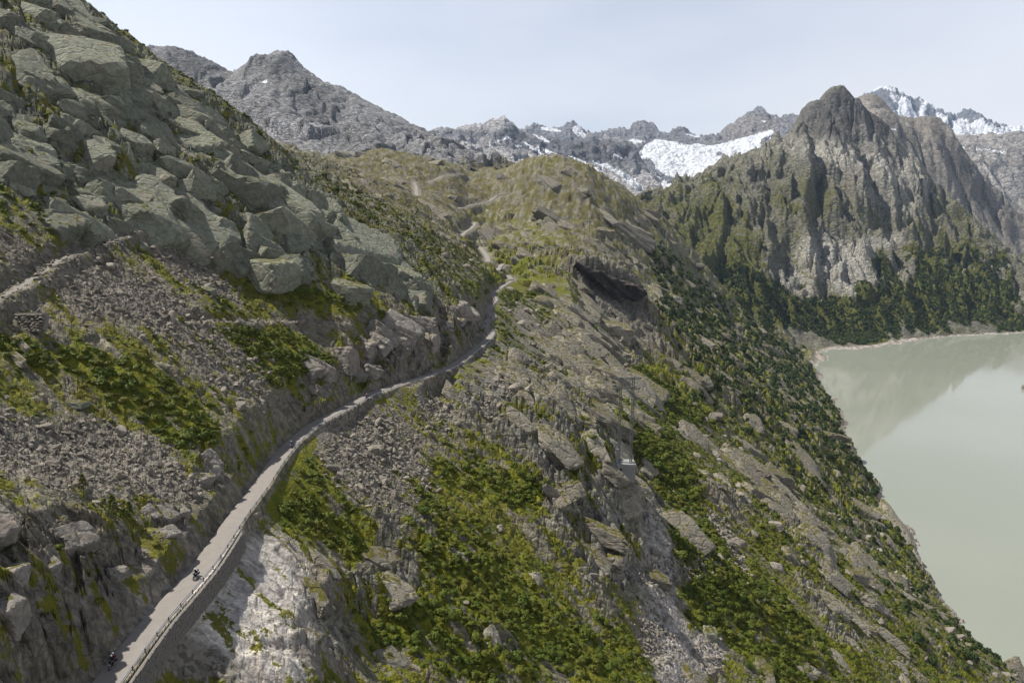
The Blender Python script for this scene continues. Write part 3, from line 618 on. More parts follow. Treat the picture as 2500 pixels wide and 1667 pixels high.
R2 = [(6100,[(1400,520),(1560,490),(1620,462),(1680,470),(1750,470),(1850,450),(2150,470)]),
      (6700,[(1400,470),(1520,430),(1600,412),(1680,415),(1760,405),(1850,395),(1950,380),(2150,420)]),
      (7400,[(1000,420),(1300,370),(1400,365),(1500,372),(1580,352),(1650,354),(1720,362),(1780,356),(1850,340),(1900,322),(1960,330),(2150,380)]),
      (8000,[(1000,400),(1200,365),(1300,345),(1400,350),(1500,350),(1570,340),(1600,338),(1650,342),(1720,350),(1760,346),(1800,334),(1870,322),(1920,312),(2000,320),(2150,360)]),
      (8500,[(1000,360),(1200,345),(1270,328),(1285,318),(1302,310),(1318,313),(1345,322),(1370,320),(1384,308),(1394,303),(1404,302),(1414,314),(1430,326),(1450,334),(1474,328),(1495,322),(1512,318),(1536,324),(1546,312),(1562,304),(1572,302),(1583,309),(1592,303),(1602,322),(1612,335),(1628,333),(1645,323),(1658,318),(1672,322),(1690,337),(1706,344),(1716,336),(1735,345),(1745,346),(1752,332),(1780,311),(1805,296),(1825,282),(1842,272),(1858,269),(1862,281),(1874,291),(1886,290),(1892,297),(1908,294),(1922,287),(1934,285),(1946,291),(1975,294),(2050,310),(2150,330)]),
      (9000,[(1000,450),(1500,420),(2150,420)])]
ICE = [(1540,402),(1556,380),(1575,352),(1600,340),(1630,342),(1680,352),(1700,350),(1735,355),(1760,350),(1800,340),(1850,326),(1885,316),(1890,326),(1860,338),(1856,352),(1900,335),(1850,372),(1790,400),(1740,420),(1700,432),(1660,450),(1620,480),(1590,470),(1620,440),(1590,425),(1560,420)]
def t_r2(px, py, Xm, Ym, Zm, d, d2, br, w):
    A = base_attr(px.shape, (.145, .147, .16)); p, q = warp(px, py, w, 8)
    A['tint'] *= (1 + .4 * d2 + .25 * d)[..., None]
    A['tint'] += (np.array((.21, .19, .175)) - A['tint']) * np.clip(blob(p, q, [(1830,310,90,30,-15,.9)]), 0, 1)[..., None]
    ice = ICE
    s = np.where(inpoly(p, q, ice), 1.0, 0) - .9 * blob(p, q, [(1585,400,18,10,20,1),(1600,420,26,7,30,1),(1758,377,8,5,0,.8),(1640,440,30,8,20,.7)])
    s = np.maximum(s, 1.1 * blob(p, q, [(1345,317,26,5,6,1),(1410,318,16,12,55,1.2),(1425,330,18,7,40,1),(1550,345,26,8,0,.6),(1690,330,20,5,10,.6),(1860,290,20,8,50,.4),(1480,340,30,5,0,.6)]) + .3 * d)
    A['snow'] = np.where(s > .55, 1, -1.); return A
mountain('glacier_peaks', R2, -.16, .54, 420, 200, 6100, 9000, 70, 300, 701, t_r2, M_far, 8500, .9, 420, .5, lambda p, q: inpoly(p, q, ICE).astype(np.float32), None, .9)
# ------------------------------------------------------------------ lake
def lake_material():
    m, n, l, b = mat_new('milky_lake_water')
    g = n.new('ShaderNodeNewGeometry'); P = g.outputs['Position']
    a = nnoise(n, l, P, 0.004, 4); mp_ = n.new('ShaderNodeMapping'); mp_.inputs['Scale'].default_value = (1, .35, 1); l.new(P, mp_.inputs['Vector'])
    c = nmix(n, l, nramp(n, l, a, (.35, .7)), (.185, .198, .160), (.20, .212, .175))
    l.new(c, b.inputs['Base Color']); b.inputs['Roughness'].default_value = .05; b.inputs['IOR'].default_value = 1.33; b.inputs['Specular IOR Level'].default_value = .5
    h = nmath(n, l, 'ADD', nnoise(n, l, mp_.outputs[0], .12, 3), nmath(n, l, 'MULTIPLY', nnoise(n, l, P, .6, 2), .4))
    bp = n.new('ShaderNodeBump'); bp.inputs['Strength'].default_value = .02; bp.inputs['Distance'].default_value = 1.0
    l.new(h, bp.inputs['Height']); l.new(bp.outputs[0], b.inputs['Normal']); return m
V = [(150, 60, 0), (3000, 60, 0), (3000, 2400, 0), (150, 2400, 0)]
lake = link('lake', mesh_np('lake', V, [[0, 1, 2, 3]], False), lake_material()); tag(lake, kind='structure')

# ------------------------------------------------------------------ air
def haze():
    x0, x1, y0, y1, z0, z1 = -7500., 13000., -400., 13500., -18., 4200.
    V = [(x, y, z) for z in (z0, z1) for (x, y) in ((x0, y0), (x1, y0), (x1, y1), (x0, y1))]
    F = [[3, 2, 1, 0], [4, 5, 6, 7], [0, 1, 5, 4], [1, 2, 6, 5], [2, 3, 7, 6], [3, 0, 4, 7]]
    m = bpy.data.materials.new('mountain_air'); m.use_nodes = True; n = m.node_tree.nodes; n.clear()
    o = n.new('ShaderNodeOutputMaterial'); v = n.new('ShaderNodeVolumePrincipled')
    v.inputs['Color'].default_value = (.52, .70, 1.0, 1); v.inputs['Density'].default_value = 2.0e-5; v.inputs['Anisotropy'].default_value = .25
    m.node_tree.links.new(v.outputs[0], o.inputs['Volume'])
    ob = link('haze', mesh_np('haze', V, F, False), m); tag(ob, 'thin bluish mountain air over the whole valley', None, None, 'stuff')
haze()

# ------------------------------------------------------------------ road
M_road = simple('worn_asphalt', (.185, .167, .148), .9, 0, .18, .7)
def strip(name, P, w, mat, lift=0.03, thick=.25):
    """a strip of road surface along world points, with its own thickness"""
    P = np.array(P, float); d = np.gradient(P, axis=0); d[:, 2] = 0; d /= np.linalg.norm(d, axis=1)[:, None] + 1e-9
    nrm = np.stack([d[:, 1], -d[:, 0], np.zeros(len(P))], -1)
    w = np.broadcast_to(np.asarray(w, float), (len(P),))[:, None]
    L = P - nrm * w / 2; Rr = P + nrm * w / 2; up = np.array((0, 0, lift)); dn = np.array((0, 0, -thick))
    V = np.concatenate([L + up, P + up + (0, 0, .02), Rr + up, Rr + dn, L + dn]); n = len(P); F = []
    for i in range(n - 1):
        for a, b in ((0, 1), (1, 2), (2, 3), (3, 4), (4, 0)):
            F.append([a * n + i, b * n + i, b * n + i + 1, a * n + i + 1])
    me = mesh_np(name, V, F, False)
    return link(name, me, mat)
ys = np.concatenate([np.arange(50, 300, 1.5), np.arange(300, yy[-1], 3.0)])
rxx, rzz = road_at(ys)
road_pts = np.stack([rxx, ys, rzz + CZ], -1)
tag(strip('road', road_pts, 4.1, M_road), kind='structure')
# ------------------------------------------------------------------ rock shapes
rng = np.random.default_rng(7)
def ico(sub):
    bm_ = __import__('bmesh').new(); __import__('bmesh').ops.create_icosphere(bm_, subdivisions=sub, radius=1)
    V = np.array([v.co[:] for v in bm_.verts]); F = np.array([[v.index for v in f.verts] for f in bm_.faces]); bm_.free(); return V, F
def noise3(P, f, seed): 
    return (perlin(P[:, 0] * f + 3.1, P[:, 1] * f + P[:, 2] * f * .7, seed) + perlin(P[:, 1] * f - 5.2, P[:, 2] * f + P[:, 0] * f * .6, seed + 1)) * .5
def rock_shape(seed, sub=4, planes=16, sharp=26., flat=1.0, rough=.05, jit=.22):
    r = np.random.default_rng(seed); D, F = ico(sub)
    N = r.normal(size=(planes, 3)); N[:6] = np.array([(1,0,0),(-1,0,0),(0,1,0),(0,-1,0),(0,0,1),(0,0,-1)]) + r.normal(size=(6, 3)) * jit
    N /= np.linalg.norm(N, axis=1)[:, None]
    H = r.uniform(.62, 1.0, planes); H[:6] = r.uniform(.6, .9, 6)
    c = D @ N.T
    q = np.where(c > .05, H[None, :] / np.maximum(c, .05), 9.0)
    rr = -np.log(np.exp(-sharp * q).sum(1)) / sharp                     # facets meeting in worn edges
    P = D * rr[:, None]
    P = P * (1 + rough * noise3(P, 2.3, seed)[:, None] + rough * .5 * noise3(P, 6.0, seed + 9)[:, None])
    P[:, 2] *= flat
    return P, F
def rock_material(name, c, lich=.3, moss=0.0):
    m, n, l, b = mat_new(name)
    g = n.new('ShaderNodeNewGeometry'); P = g.outputs['Position']; oi = n.new('ShaderNodeObjectInfo')
    n1 = nnoise(n, l, P, .5, 6, .65); n2 = nnoise(n, l, P, 2.6, 5, .7)
    st = n.new('ShaderNodeMapping'); st.inputs['Rotation'].default_value = (.4, .5, .6); st.inputs['Scale'].default_value = (.2, 1.5, 1.); l.new(P, st.inputs['Vector'])
    n4 = nnoise(n, l, st.outputs[0], .7, 5, .7, .5)
    k = nmath(n, l, 'MULTIPLY', nramp(n, l, nmath(n, l, 'ADD', n1, n4), (.65, 1.35, .68, 1.32)), nramp(n, l, oi.outputs['Random'], (0, 1, .78, 1.22)))
    kc = n.new('ShaderNodeCombineColor'); [l.new(k, kc.inputs[i]) for i in range(3)]
    base = nmix(n, l, 1.0, c, kc.outputs[0], 'MULTIPLY')
    base = nmix(n, l, nramp(n, l, n2, (.5, .7, 0, lich)), base, (.15, .165, .10))
    base = nmix(n, l, nramp(n, l, nnoise(n, l, P, .13, 3), (.55, .7, 0, .35)), base, (.26, .20, .16))
    if moss:
        sx = n.new('ShaderNodeSeparateXYZ'); l.new(g.outputs['Normal'], sx.inputs[0])
        mm = nmath(n, l, 'ADD', sx.outputs['Z'], nmath(n, l, 'MULTIPLY', nmath(n, l, 'SUBTRACT', n1, .5), 1.4))
        base = nmix(n, l, nramp(n, l, mm, (1.05 - moss, 1.15 - moss)), base, nmix(n, l, n2, (.05, .06, .01), (.11, .085, .02)))
    l.new(base, b.inputs['Base Color']); b.inputs['Roughness'].default_value = .9; b.inputs['Specular IOR Level'].default_value = .15
    no_ = n.new('ShaderNodeTexNoise'); no_.inputs['Scale'].default_value = .35; no_.inputs['Detail'].default_value = 3; l.new(P, no_.inputs['Vector'])
    vm = n.new('ShaderNodeVectorMath'); vm.operation = 'SCALE'; vm.inputs['Scale'].default_value = 3.0; l.new(no_.outputs['Color'], vm.inputs[0])
    va = n.new('ShaderNodeVectorMath'); l.new(P, va.inputs[0]); l.new(vm.outputs[0], va.inputs[1])
    st2 = n.new('ShaderNodeMapping'); st2.inputs['Rotation'].default_value = (.35, .5, .6); st2.inputs['Scale'].default_value = (.45, 1.1, .9); l.new(va.outputs[0], st2.inputs['Vector'])
    jv = n.new('ShaderNodeTexVoronoi'); jv.feature = 'DISTANCE_TO_EDGE'; jv.inputs['Scale'].default_value = .22; l.new(st2.outputs[0], jv.inputs['Vector'])
    base = nmix(n, l, nramp(n, l, jv.outputs['Distance'], (.005, .035, .22, 0.0)), base, (.030, .030, .014)); l.new(base, b.inputs['Base Color'])
    n1 = nmath(n, l, 'ADD', n1, nramp(n, l, jv.outputs['Distance'], (0.0, .10, 0.0, .6)))
    h = nmath(n, l, 'ADD', n1, nmath(n, l, 'ADD', nmath(n, l, 'MULTIPLY', n2, .4), nmath(n, l, 'MULTIPLY', n4, .7)))
    bp = n.new('ShaderNodeBump'); bp.inputs['Strength'].default_value = .6; bp.inputs['Distance'].default_value = 1.3
    l.new(h, bp.inputs['Height']); l.new(bp.outputs[0], b.inputs['Normal']); return m
M_block = rock_material('lichen_grey_granite', (.152, .156, .120), .35, .14)
M_rib = rock_material('weathered_slab_rock', (.185, .168, .135), .3, .2)
M_stone = rock_material('pale_scree_stone', (.185, .165, .136), .25)
def variants(nm, mat, n, sub, seed0, **k):
    L = []
    for i in range(n):
        P, F = rock_shape(seed0 + i, sub, **k); me = mesh_np(nm, P, F, False); me.materials.append(mat); L.append(me)
    return L
BLK = variants('rock_block', M_block, 14, 4, 100, planes=13, sharp=90., rough=.045, jit=.10)
RIB = variants('rock_rib', M_rib, 10, 4, 200, planes=16, rough=.15, sharp=60., jit=.15)
STN = variants('boulder', M_stone, 8, 3, 300, planes=13)
def place(me, name, x, y, z, sx, sy, sz, rot, parent=None):
    o = bpy.data.objects.new(name, me); col.objects.link(o)
    o.location = (x, y, z); o.scale = (sx, sy, sz); o.rotation_euler = rot
    if parent: o.parent = parent
    return o
def visible(x, y, z, tol=1.0):
    """is the point in frame and not behind nearer ground"""
    p, q = proj(x, y, z); ok = (p > -30) & (p < W0 + 30) & (q > -30) & (q < H0 + 40)
    return ok & (x * 0 == 0)
runmax = np.maximum.accumulate(Egrid, axis=0)
def seen(x, y, z):
    c = np.clip(np.round((x / y - tv[0]) / (tv[1] - tv[0])), 0, NU - 1).astype(int)
    r = np.clip(np.floor((np.log(y * .985) - lgY[0]) / (lgY[1] - lgY[0])), 0, NV - 1).astype(int)
    return ((z - CZ) / y) > runmax[r, c]
def scatter(n, mask, ymin, ymax, seed, tmin=-.9, tmax=.9, top=0.0):
    """world-uniform random points, kept where the mask (0..1) allows"""
    r = np.random.default_rng(seed); xs, ys_ = [], []
    m = n * 6
    y = np.sqrt(r.uniform(ymin ** 2, ymax ** 2, m)); t = r.uniform(tmin, tmax, m); x = t * y
    k = r.uniform(0, 1, m) < sample(mask, x, y)
    x, y = x[k][:n], y[k][:n]
    return x, y, ground(x, y)
dlm = np.where(on > .5, np.abs(dl), 99.)
clear = (dlm > 5.5)

def dlmf(x, y): return sample(dlm, x, y)
# granite blocks of the spur: parts of the mountainside
wc = np.clip(cliff - .35, 0, 1) * 1.5 * clear
x, y, z = scatter(1500, np.clip(wc, 0, 1), 190, 430, 11, -.9, .1)
s_ = rng.lognormal(math.log(5.4), .6, len(x)) * np.clip(y / 300, .75, 1.3)
p_, q_ = proj(x, y, z); ok = (p_ > -60) & (p_ < 2560) & (q_ > -60) & seen(x, y, z + 2.5) & ((y < 345) | (s_ < 4)) & (dlmf(x, y) > 3 + 1.5 * s_)
x, y, z, s_ = x[ok], y[ok], z[ok], s_[ok]
o_ = np.argsort(-s_ / y)[:290]
for i in o_:
    s = s_[i]; a = rng.uniform(.75, 1.5)
    place(BLK[rng.integers(len(BLK))], 'rock_block', x[i], y[i], z[i] - .50 * s, s * a, s / a * 1.05, s * rng.uniform(.6, .95), (-.15 + rng.normal(0, .12), .50 + rng.normal(0, .14), -.45 + rng.normal(0, .20) + (1.57 if rng.uniform() < .3 else 0)), terrain)
# ribs and slabs below and beyond the road
wr = np.clip(np.maximum(ridge - .3, 0) * 1.4 + .10 * (1 - scree) * (1 - green) * below * (Y > 130) * (1 - .8 * wood), 0, 1) * clear
x, y, z = scatter(2600, wr, 95, 760, 13, -.35, .85)
s_ = rng.lognormal(math.log(2.6), .45, len(x)) * np.clip(y / 260, .7, 2.0)
p_, q_ = proj(x, y, z); ok = (p_ > 200) & (p_ < 2560) & (q_ < 1720) & seen(x, y, z + 1.5) & (z > 12) & (dlmf(x, y) > 3 + 1.9 * s_) & (sample(low, x, y) * (x - road_at(y)[0] < 35) < .3)
x, y, z, s_ = x[ok], y[ok], z[ok], s_[ok]
o_ = np.argsort(-s_ / y)[:290]
for i in o_:
    s = s_[i]
    place(RIB[rng.integers(len(RIB))], 'rock_rib', x[i], y[i], z[i] - .42 * s, s * rng.uniform(1.1, 3.0), s * rng.uniform(.8, 1.5), s * rng.uniform(.6, .95), (rng.normal(0, .2), .60 + rng.normal(0, .15), R(-26) + rng.normal(0, .4)), terrain)

# outcrops on the middle slope and the plateau
x, y, z = scatter(2600, np.clip(.55 - .25 * brown - .3 * wood - .3 * green, 0, 1), 480, 1560, 19, -.4, .6)
s_ = rng.lognormal(math.log(5.0), .5, len(x)) * np.clip(y / 800, .7, 1.5)
p_, q_ = proj(x, y, z); ok = (p_ > 650) & (p_ < 2300) & seen(x, y, z + 3) & (z > 30) & (dlmf(x, y) > 8 + 2.2 * s_) & (sample(roadkeep, x, y) < .05) & (sample(roadkeep, x - 7, y - 9) < .05) & (sample(roadkeep, x, y + 14) < .05)
x, y, z, s_ = x[ok], y[ok], z[ok], s_[ok]
for i in np.argsort(-s_ / y)[:300]:
    s = s_[i] * .85
    place(RIB[rng.integers(len(RIB))], 'rock_rib', x[i], y[i], z[i] - .45 * s, s * rng.uniform(1.1, 2.4), s * rng.uniform(.7, 1.2), s * rng.uniform(.45, .8), (rng.normal(0, .2), .45 + rng.normal(0, .2), R(-26) + rng.normal(0, .4)), terrain)
# broken faces above the road cut and at the lower left
M_cut = rock_material('purplish_broken_rock', (.19, .172, .152), .3, .08)
CUTM = variants('rock_block', M_cut, 8, 4, 240, planes=14, rough=.12, sharp=60., jit=.15)
wq = np.clip(cut - .3, 0, 1) * 1.4 * (dlm > 4.5) * (dl < 0)
x, y, z = scatter(1100, np.clip(wq, 0, 1), 66, 400, 17, -.9, .2)
s_ = rng.lognormal(math.log(3.0), .5, len(x)) * np.clip(y / 150, .8, 1.6)
p_, q_ = proj(x, y, z); ok = (p_ > -60) & (q_ < 1760) & seen(x, y, z + 1.2) & (x + 1.3 * s_ < road_at(y)[0] - 2.6)
x, y, z, s_ = x[ok], y[ok], z[ok], s_[ok]
for i in np.argsort(-s_ / y)[:240]:
    s = s_[i]; a = rng.uniform(.8, 1.5)
    place(CUTM[rng.integers(len(CUTM))], 'rock_block', x[i], y[i], z[i] - .40 * s, s * a, s / a, s * rng.uniform(.7, 1.1), (rng.normal(0, .14), .35 + rng.normal(0, .16), -.35 + rng.normal(0, .25)), terrain)

# the dark overhanging crag on the middle ridge
M_crag = rock_material('dark_crag_rock_with_shade', (.055, .048, .044), .1)  # dark rock, deepened to put the overhang's shade into its colour
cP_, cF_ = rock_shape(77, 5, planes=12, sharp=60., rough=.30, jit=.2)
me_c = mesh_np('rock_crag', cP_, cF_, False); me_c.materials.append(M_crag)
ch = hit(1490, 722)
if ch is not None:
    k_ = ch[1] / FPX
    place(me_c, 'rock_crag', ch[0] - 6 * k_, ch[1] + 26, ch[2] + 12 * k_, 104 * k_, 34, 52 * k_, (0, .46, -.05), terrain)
# ------------------------------------------------------------------ plants
def leaf_material(name, c0, c1, c2):
    m, n, l, b = mat_new(name); oi = n.new('ShaderNodeObjectInfo'); g = n.new('ShaderNodeNewGeometry')
    n1 = nnoise(n, l, g.outputs['Position'], .12, 3); n2 = nnoise(n, l, g.outputs['Position'], 3.0, 3)
    c = nmix(n, l, oi.outputs['Random'], c0, c1); c = nmix(n, l, nramp(n, l, n1, (.50, .66, 0, .8)), c, c2)
    c = nmix(n, l, nramp(n, l, n2, (.35, .65, 0, .45)), c, tuple(v * .45 for v in c0))
    l.new(c, b.inputs['Base Color']); b.inputs['Roughness'].default_value = .7; b.inputs['Specular IOR Level'].default_value = .2; return m
M_heath = leaf_material('heath_leaves', (.046, .070, .005), (.095, .106, .008), (.105, .095, .011))
M_pine = leaf_material('dwarf_pine_needles', (.022, .040, .010), (.048, .066, .013), (.055, .064, .012))
M_bark = simple('grey_brown_bark', (.10, .075, .055), .9)
def shrub_mesh(name, seed, mat, nl=150, tall=.75, leaf=.20, core=.80):
    r = np.random.default_rng(seed); D, F = ico(2)
    bump = 1 + .28 * noise3(D * 1.0, 1.7, seed) + .22 * noise3(D, 3.6, seed + 3)
    P = D * bump[:, None] * core; P[:, 2] = P[:, 2] * tall + .12
    V = [P]; Fs = [np.concatenate([F, F[:, :1]], 1)[:, :3]]; k = len(P)
    d = r.normal(size=(nl, 3)); d[:, 2] = np.abs(d[:, 2]) * 1.1 - .25; d /= np.linalg.norm(d, axis=1)[:, None]
    bl = 1 + .28 * noise3(d * 1.0, 1.7, seed) + .22 * noise3(d, 3.6, seed + 3)
    c = d * (bl * r.uniform(.82, 1.12, nl) * (core + .05))[:, None]; c[:, 2] = c[:, 2] * tall + .12
    q = d + r.normal(0, .6, (nl, 3)); q /= np.linalg.norm(q, axis=1)[:, None]
    u = np.cross(q, r.normal(size=(nl, 3))); u /= np.linalg.norm(u, axis=1)[:, None]; v = np.cross(q, u)
    s = leaf * r.uniform(.6, 1.3, nl)[:, None]
    A = np.stack([c - u * s, c + v * s * .55, c + u * s, c - v * s * .55], 1).reshape(-1, 3)
    i4 = np.arange(nl)[:, None] * 4 + k
    Fl = np.concatenate([i4 + [0, 1, 2], i4 + [0, 2, 3]], 0)
    me = mesh_np(name, np.concatenate([P, A]), np.concatenate([F, Fl]), True); me.materials.append(mat); return me
SHR = [shrub_mesh('shrub', 400 + i, M_heath) for i in range(5)]
PIN = [shrub_mesh('dwarf_pine', 450 + i, M_pine, 170, 1.15, .22, .72) for i in range(4)]

def stuff_points(name, objs, x, y, z, scl, rot, idx, label, cat=None):
    """one scattered mass: every point carries a shared shape"""
    n = len(x); me = bpy.data.meshes.new(name); me.vertices.add(n)
    me.vertices.foreach_set('co', np.stack([x, y, z], -1).astype(np.float32).ravel())
    me.attributes.new('rot', 'FLOAT_VECTOR', 'POINT').data.foreach_set('vector', np.asarray(rot, np.float32).ravel())
    me.attributes.new('scl', 'FLOAT_VECTOR', 'POINT').data.foreach_set('vector', np.asarray(scl, np.float32).ravel())
    me.attributes.new('idx', 'INT', 'POINT').data.foreach_set('value', np.asarray(idx, np.int32))
    o = link(name, me); tag(o, label, None, None, 'stuff')
    ng = bpy.data.node_groups.new(name, 'GeometryNodeTree')
    ng.interface.new_socket('Geometry', in_out='INPUT', socket_type='NodeSocketGeometry'); ng.interface.new_socket('Geometry', in_out='OUTPUT', socket_type='NodeSocketGeometry')
    N, L = ng.nodes, ng.links; gi = N.new('NodeGroupInput'); go = N.new('NodeGroupOutput'); iop = N.new('GeometryNodeInstanceOnPoints'); jn = N.new('GeometryNodeJoinGeometry')
    for ob in objs:
        oi = N.new('GeometryNodeObjectInfo'); oi.inputs['Object'].default_value = ob; oi.inputs['As Instance'].default_value = True; oi.transform_space = 'ORIGINAL'
        L.new(oi.outputs['Geometry'], jn.inputs[0])
    def na(nm, ty):
        a = N.new('GeometryNodeInputNamedAttribute'); a.data_type = ty; a.inputs['Name'].default_value = nm; return a.outputs['Attribute']
    L.new(gi.outputs[0], iop.inputs['Points']); L.new(jn.outputs[0], iop.inputs['Instance']); iop.inputs['Pick Instance'].default_value = True
    L.new(na('idx', 'INT'), iop.inputs['Instance Index']); L.new(na('rot', 'FLOAT_VECTOR'), iop.inputs['Rotation']); L.new(na('scl', 'FLOAT_VECTOR'), iop.inputs['Scale'])
    L.new(iop.outputs[0], go.inputs[0]); md = o.modifiers.new('scatter', 'NODES'); md.node_group = ng; return o

def where_(p, q):
    c = ('far left', 'left', 'centre left', 'centre', 'centre right', 'right', 'far right')[int(np.clip(p / W0 * 7, 0, 6))]
    r = ('top', 'upper', 'middle', 'lower', 'lowest')[int(np.clip((q - 250) / (H0 - 250) * 5, 0, 4))]
    return 'in ' + r + ' ' + c
def size_(s, a, b): return 'small' if s < a else 'large' if s > b else 'middling'
def zone(x, y):
    d = x - float(road_at(y)[0])
    return 'above' if d < 0 else 'below'
# loose stones: the largest as things of their own, the rest as scree
ms = np.clip(scree, 0, 1) * clear
x, y, z = scatter(26000, ms, 66, 430, 21, -.9, .9)
s_ = np.clip(rng.lognormal(math.log(.42), .5, len(x)), .18, 2.4) * np.clip(y / 220, .7, 1.5)
mb = (roadkeep < .05) * np.clip(.12 * (1 - green) * (1 - cliff) + .25 * scree, 0, 1) * clear
xb, yb, zb = scatter(900, mb, 66, 640, 22, -.9, .9); sb = rng.lognormal(math.log(1.15), .4, len(xb)) * np.clip(yb / 220, .7, 2.2)
x = np.concatenate([x, xb]); y = np.concatenate([y, yb]); z = np.concatenate([z, zb]); s_ = np.concatenate([s_, sb])
p_, q_ = proj(x, y, z); ok = (p_ > -120) & (p_ < 2620) & (q_ < 1800) & seen(x, y, z + .6) & (z > 8)
x, y, z, s_, p_, q_ = x[ok], y[ok], z[ok], s_[ok], p_[ok], q_[ok]
o_ = np.argsort(-s_ / y); big = [i for i in o_ if -10 < p_[i] < 2510 and q_[i] < 1680][:260]
stone_objs = []
for i in big:
    s = s_[i]; k = rng.uniform(.8, 1.5)
    o = place(STN[rng.integers(len(STN))], 'boulder', x[i], y[i], z[i] + .12 * s, s * k, s / k, s * rng.uniform(.5, .85), (rng.normal(0, .3), .4 + rng.normal(0, .3), rng.uniform(0, 6.28)))
    sc_i = float(sample(scree, x[i:i + 1], y[i:i + 1])[0]) > .45; up_ = zone(x[i], y[i]) == 'above'
    lab = {(1, 1): 'grey boulder on stony scree uphill of the road', (1, 0): 'pale boulder on scree downhill of the road',
           (0, 1): 'grey boulder on grassy rock uphill of the road', (0, 0): 'grey boulder among heath downhill of the road'}[(int(sc_i), int(up_))]
    tag(o, size_(s, 1.3, 2.0) + ' ' + lab.replace(' of the road', ' of road') + ' ' + where_(p_[i], q_[i]), 'boulder', lab.replace('boulder', 'boulders'))
    stone_objs.append(o)
rest = np.setdiff1d(np.arange(len(x)), np.array(big)); n_ = len(rest)
kk = rng.uniform(.75, 1.4, n_)
stuff_points('scree', stone_objs[:8] and [next(o for o in stone_objs if o.data == m) for m in STN if any(o.data == m for o in stone_objs)],
             x[rest], y[rest], z[rest] + .1 * s_[rest], np.stack([s_[rest] * kk, s_[rest] / kk, s_[rest] * rng.uniform(.4, .8, n_)], -1),
             np.stack([rng.normal(0, .35, n_), .4 + rng.normal(0, .35, n_), rng.uniform(0, 6.28, n_)], -1), rng.integers(0, 8, n_), 'loose angular stones covering the scree slopes')
# heath shrubs
mv = smooth(.46, .62, veg) * clear * (wood < .5) * (.35 + .65 * smooth(.2, .6, green)) * (roadkeep < .05)
x, y, z = scatter(34000, mv, 66, 640, 31, -.9, .9)
s_ = np.clip(rng.lognormal(math.log(.85), .40, len(x)), .35, 2.4) * np.clip(y / 260, .75, 1.5) * (.75 + .5 * sample(green, x, y))
p_, q_ = proj(x, y, z); ok = (p_ > -120) & (p_ < 2620) & (q_ < 1800) & seen(x, y, z + .8) & (z > 8)
x, y, z, s_, p_, q_ = x[ok], y[ok], z[ok], s_[ok], p_[ok], q_[ok]
o_ = np.argsort(-s_ / y); big = [i for i in o_ if -10 < p_[i] < 2510 and q_[i] < 1680][:240]
shrub_objs = []
for i in big:
    s = s_[i]; up_ = zone(x[i], y[i]) == 'above'
    o = place(SHR[rng.integers(len(SHR))], 'shrub', x[i], y[i], z[i] - .05 * s, s * rng.uniform(.9, 1.3), s, s * rng.uniform(.7, 1.0), (0, .3, rng.uniform(0, 6.28)))
    lab = 'low rounded green heath shrub on the slope uphill of the road' if up_ else 'low rounded green heath shrub on the slope downhill of the road'
    tag(o, size_(s, 1.5, 2.0) + ' ' + lab.replace('low rounded green heath', 'green heath').replace(' on the slope', '').replace(' of the road', ' of road') + ' ' + where_(p_[i], q_[i]), 'shrub', lab.replace('shrub', 'shrubs')); shrub_objs.append(o)
rest = np.setdiff1d(np.arange(len(x)), np.array(big)); n_ = len(rest)
src = [next(o for o in shrub_objs if o.data == m) for m in SHR if any(o.data == m for o in shrub_objs)]
stuff_points('heath', src, x[rest], y[rest], z[rest] - .05, np.stack([s_[rest] * 1.1, s_[rest], s_[rest] * rng.uniform(.5, .9, n_)], -1),
             np.stack([np.zeros(n_), np.full(n_, .3), rng.uniform(0, 6.28, n_)], -1), rng.integers(0, len(src), n_), 'low green heath covering the slopes by the road')
# dwarf pines and alder scrub above the lake
mw = smooth(.46, .6, veg) * smooth(.3, .55, wood)
x, y, z = scatter(7000, mw, 330, 1900, 41, .1, .9)
far_k = np.clip(y / 700, .8, 1.6)
s_ = np.clip(rng.lognormal(math.log(1.6), .55, len(x)), .6, 5) * far_k
p_, q_ = proj(x, y, z); ok = (p_ > -60) & (p_ < 2620) & (q_ < 1760) & seen(x, y, z + 3) & (z > 6)
x, y, z, s_, p_, q_ = x[ok], y[ok], z[ok], s_[ok], p_[ok], q_[ok]
o_ = np.argsort(-s_ / y); big = [i for i in o_ if p_[i] < 2500 and q_[i] < 1667][:160]; pine_objs = []
for i in big:
    s = s_[i]; o = place(PIN[rng.integers(len(PIN))], 'dwarf_pine', x[i], y[i], z[i] + .1 * s, s, s, s * rng.uniform(.8, 1.3), (0, .1, rng.uniform(0, 6.28)))
    tag(o, size_(s, 3.2, 4.2) + ' dark dwarf pine bush above lake ' + where_(p_[i], q_[i]), 'bush', 'dwarf pines on the slope above the lake'); pine_objs.append(o)
src = [next(o for o in pine_objs if o.data == m) for m in PIN if any(o.data == m for o in pine_objs)]
rest = np.setdiff1d(np.arange(len(x)), np.array(big))
Xm, Ym, Zm, wd = PYW[0]
rr_ = np.random.default_rng(51); fl = np.nonzero((wd.ravel() > .45) & (Zm.ravel() > LAKE + 7) & (Ym.ravel() < 2750))[0]
pick = rr_.choice(fl, min(9000, len(fl)), replace=False)
x2 = Xm.ravel()[pick] + rr_.normal(0, 2, len(pick)); y2 = Ym.ravel()[pick] + rr_.normal(0, 2, len(pick)); z2 = Zm.ravel()[pick] + CZ; s2 = np.clip(rr_.lognormal(math.log(3.4), .4, len(pick)), 1.5, 7)
xa = np.concatenate([x[rest], x2]); ya = np.concatenate([y[rest], y2]); za = np.concatenate([z[rest], z2]); sa_ = np.concatenate([s_[rest], s2]); n_ = len(xa)
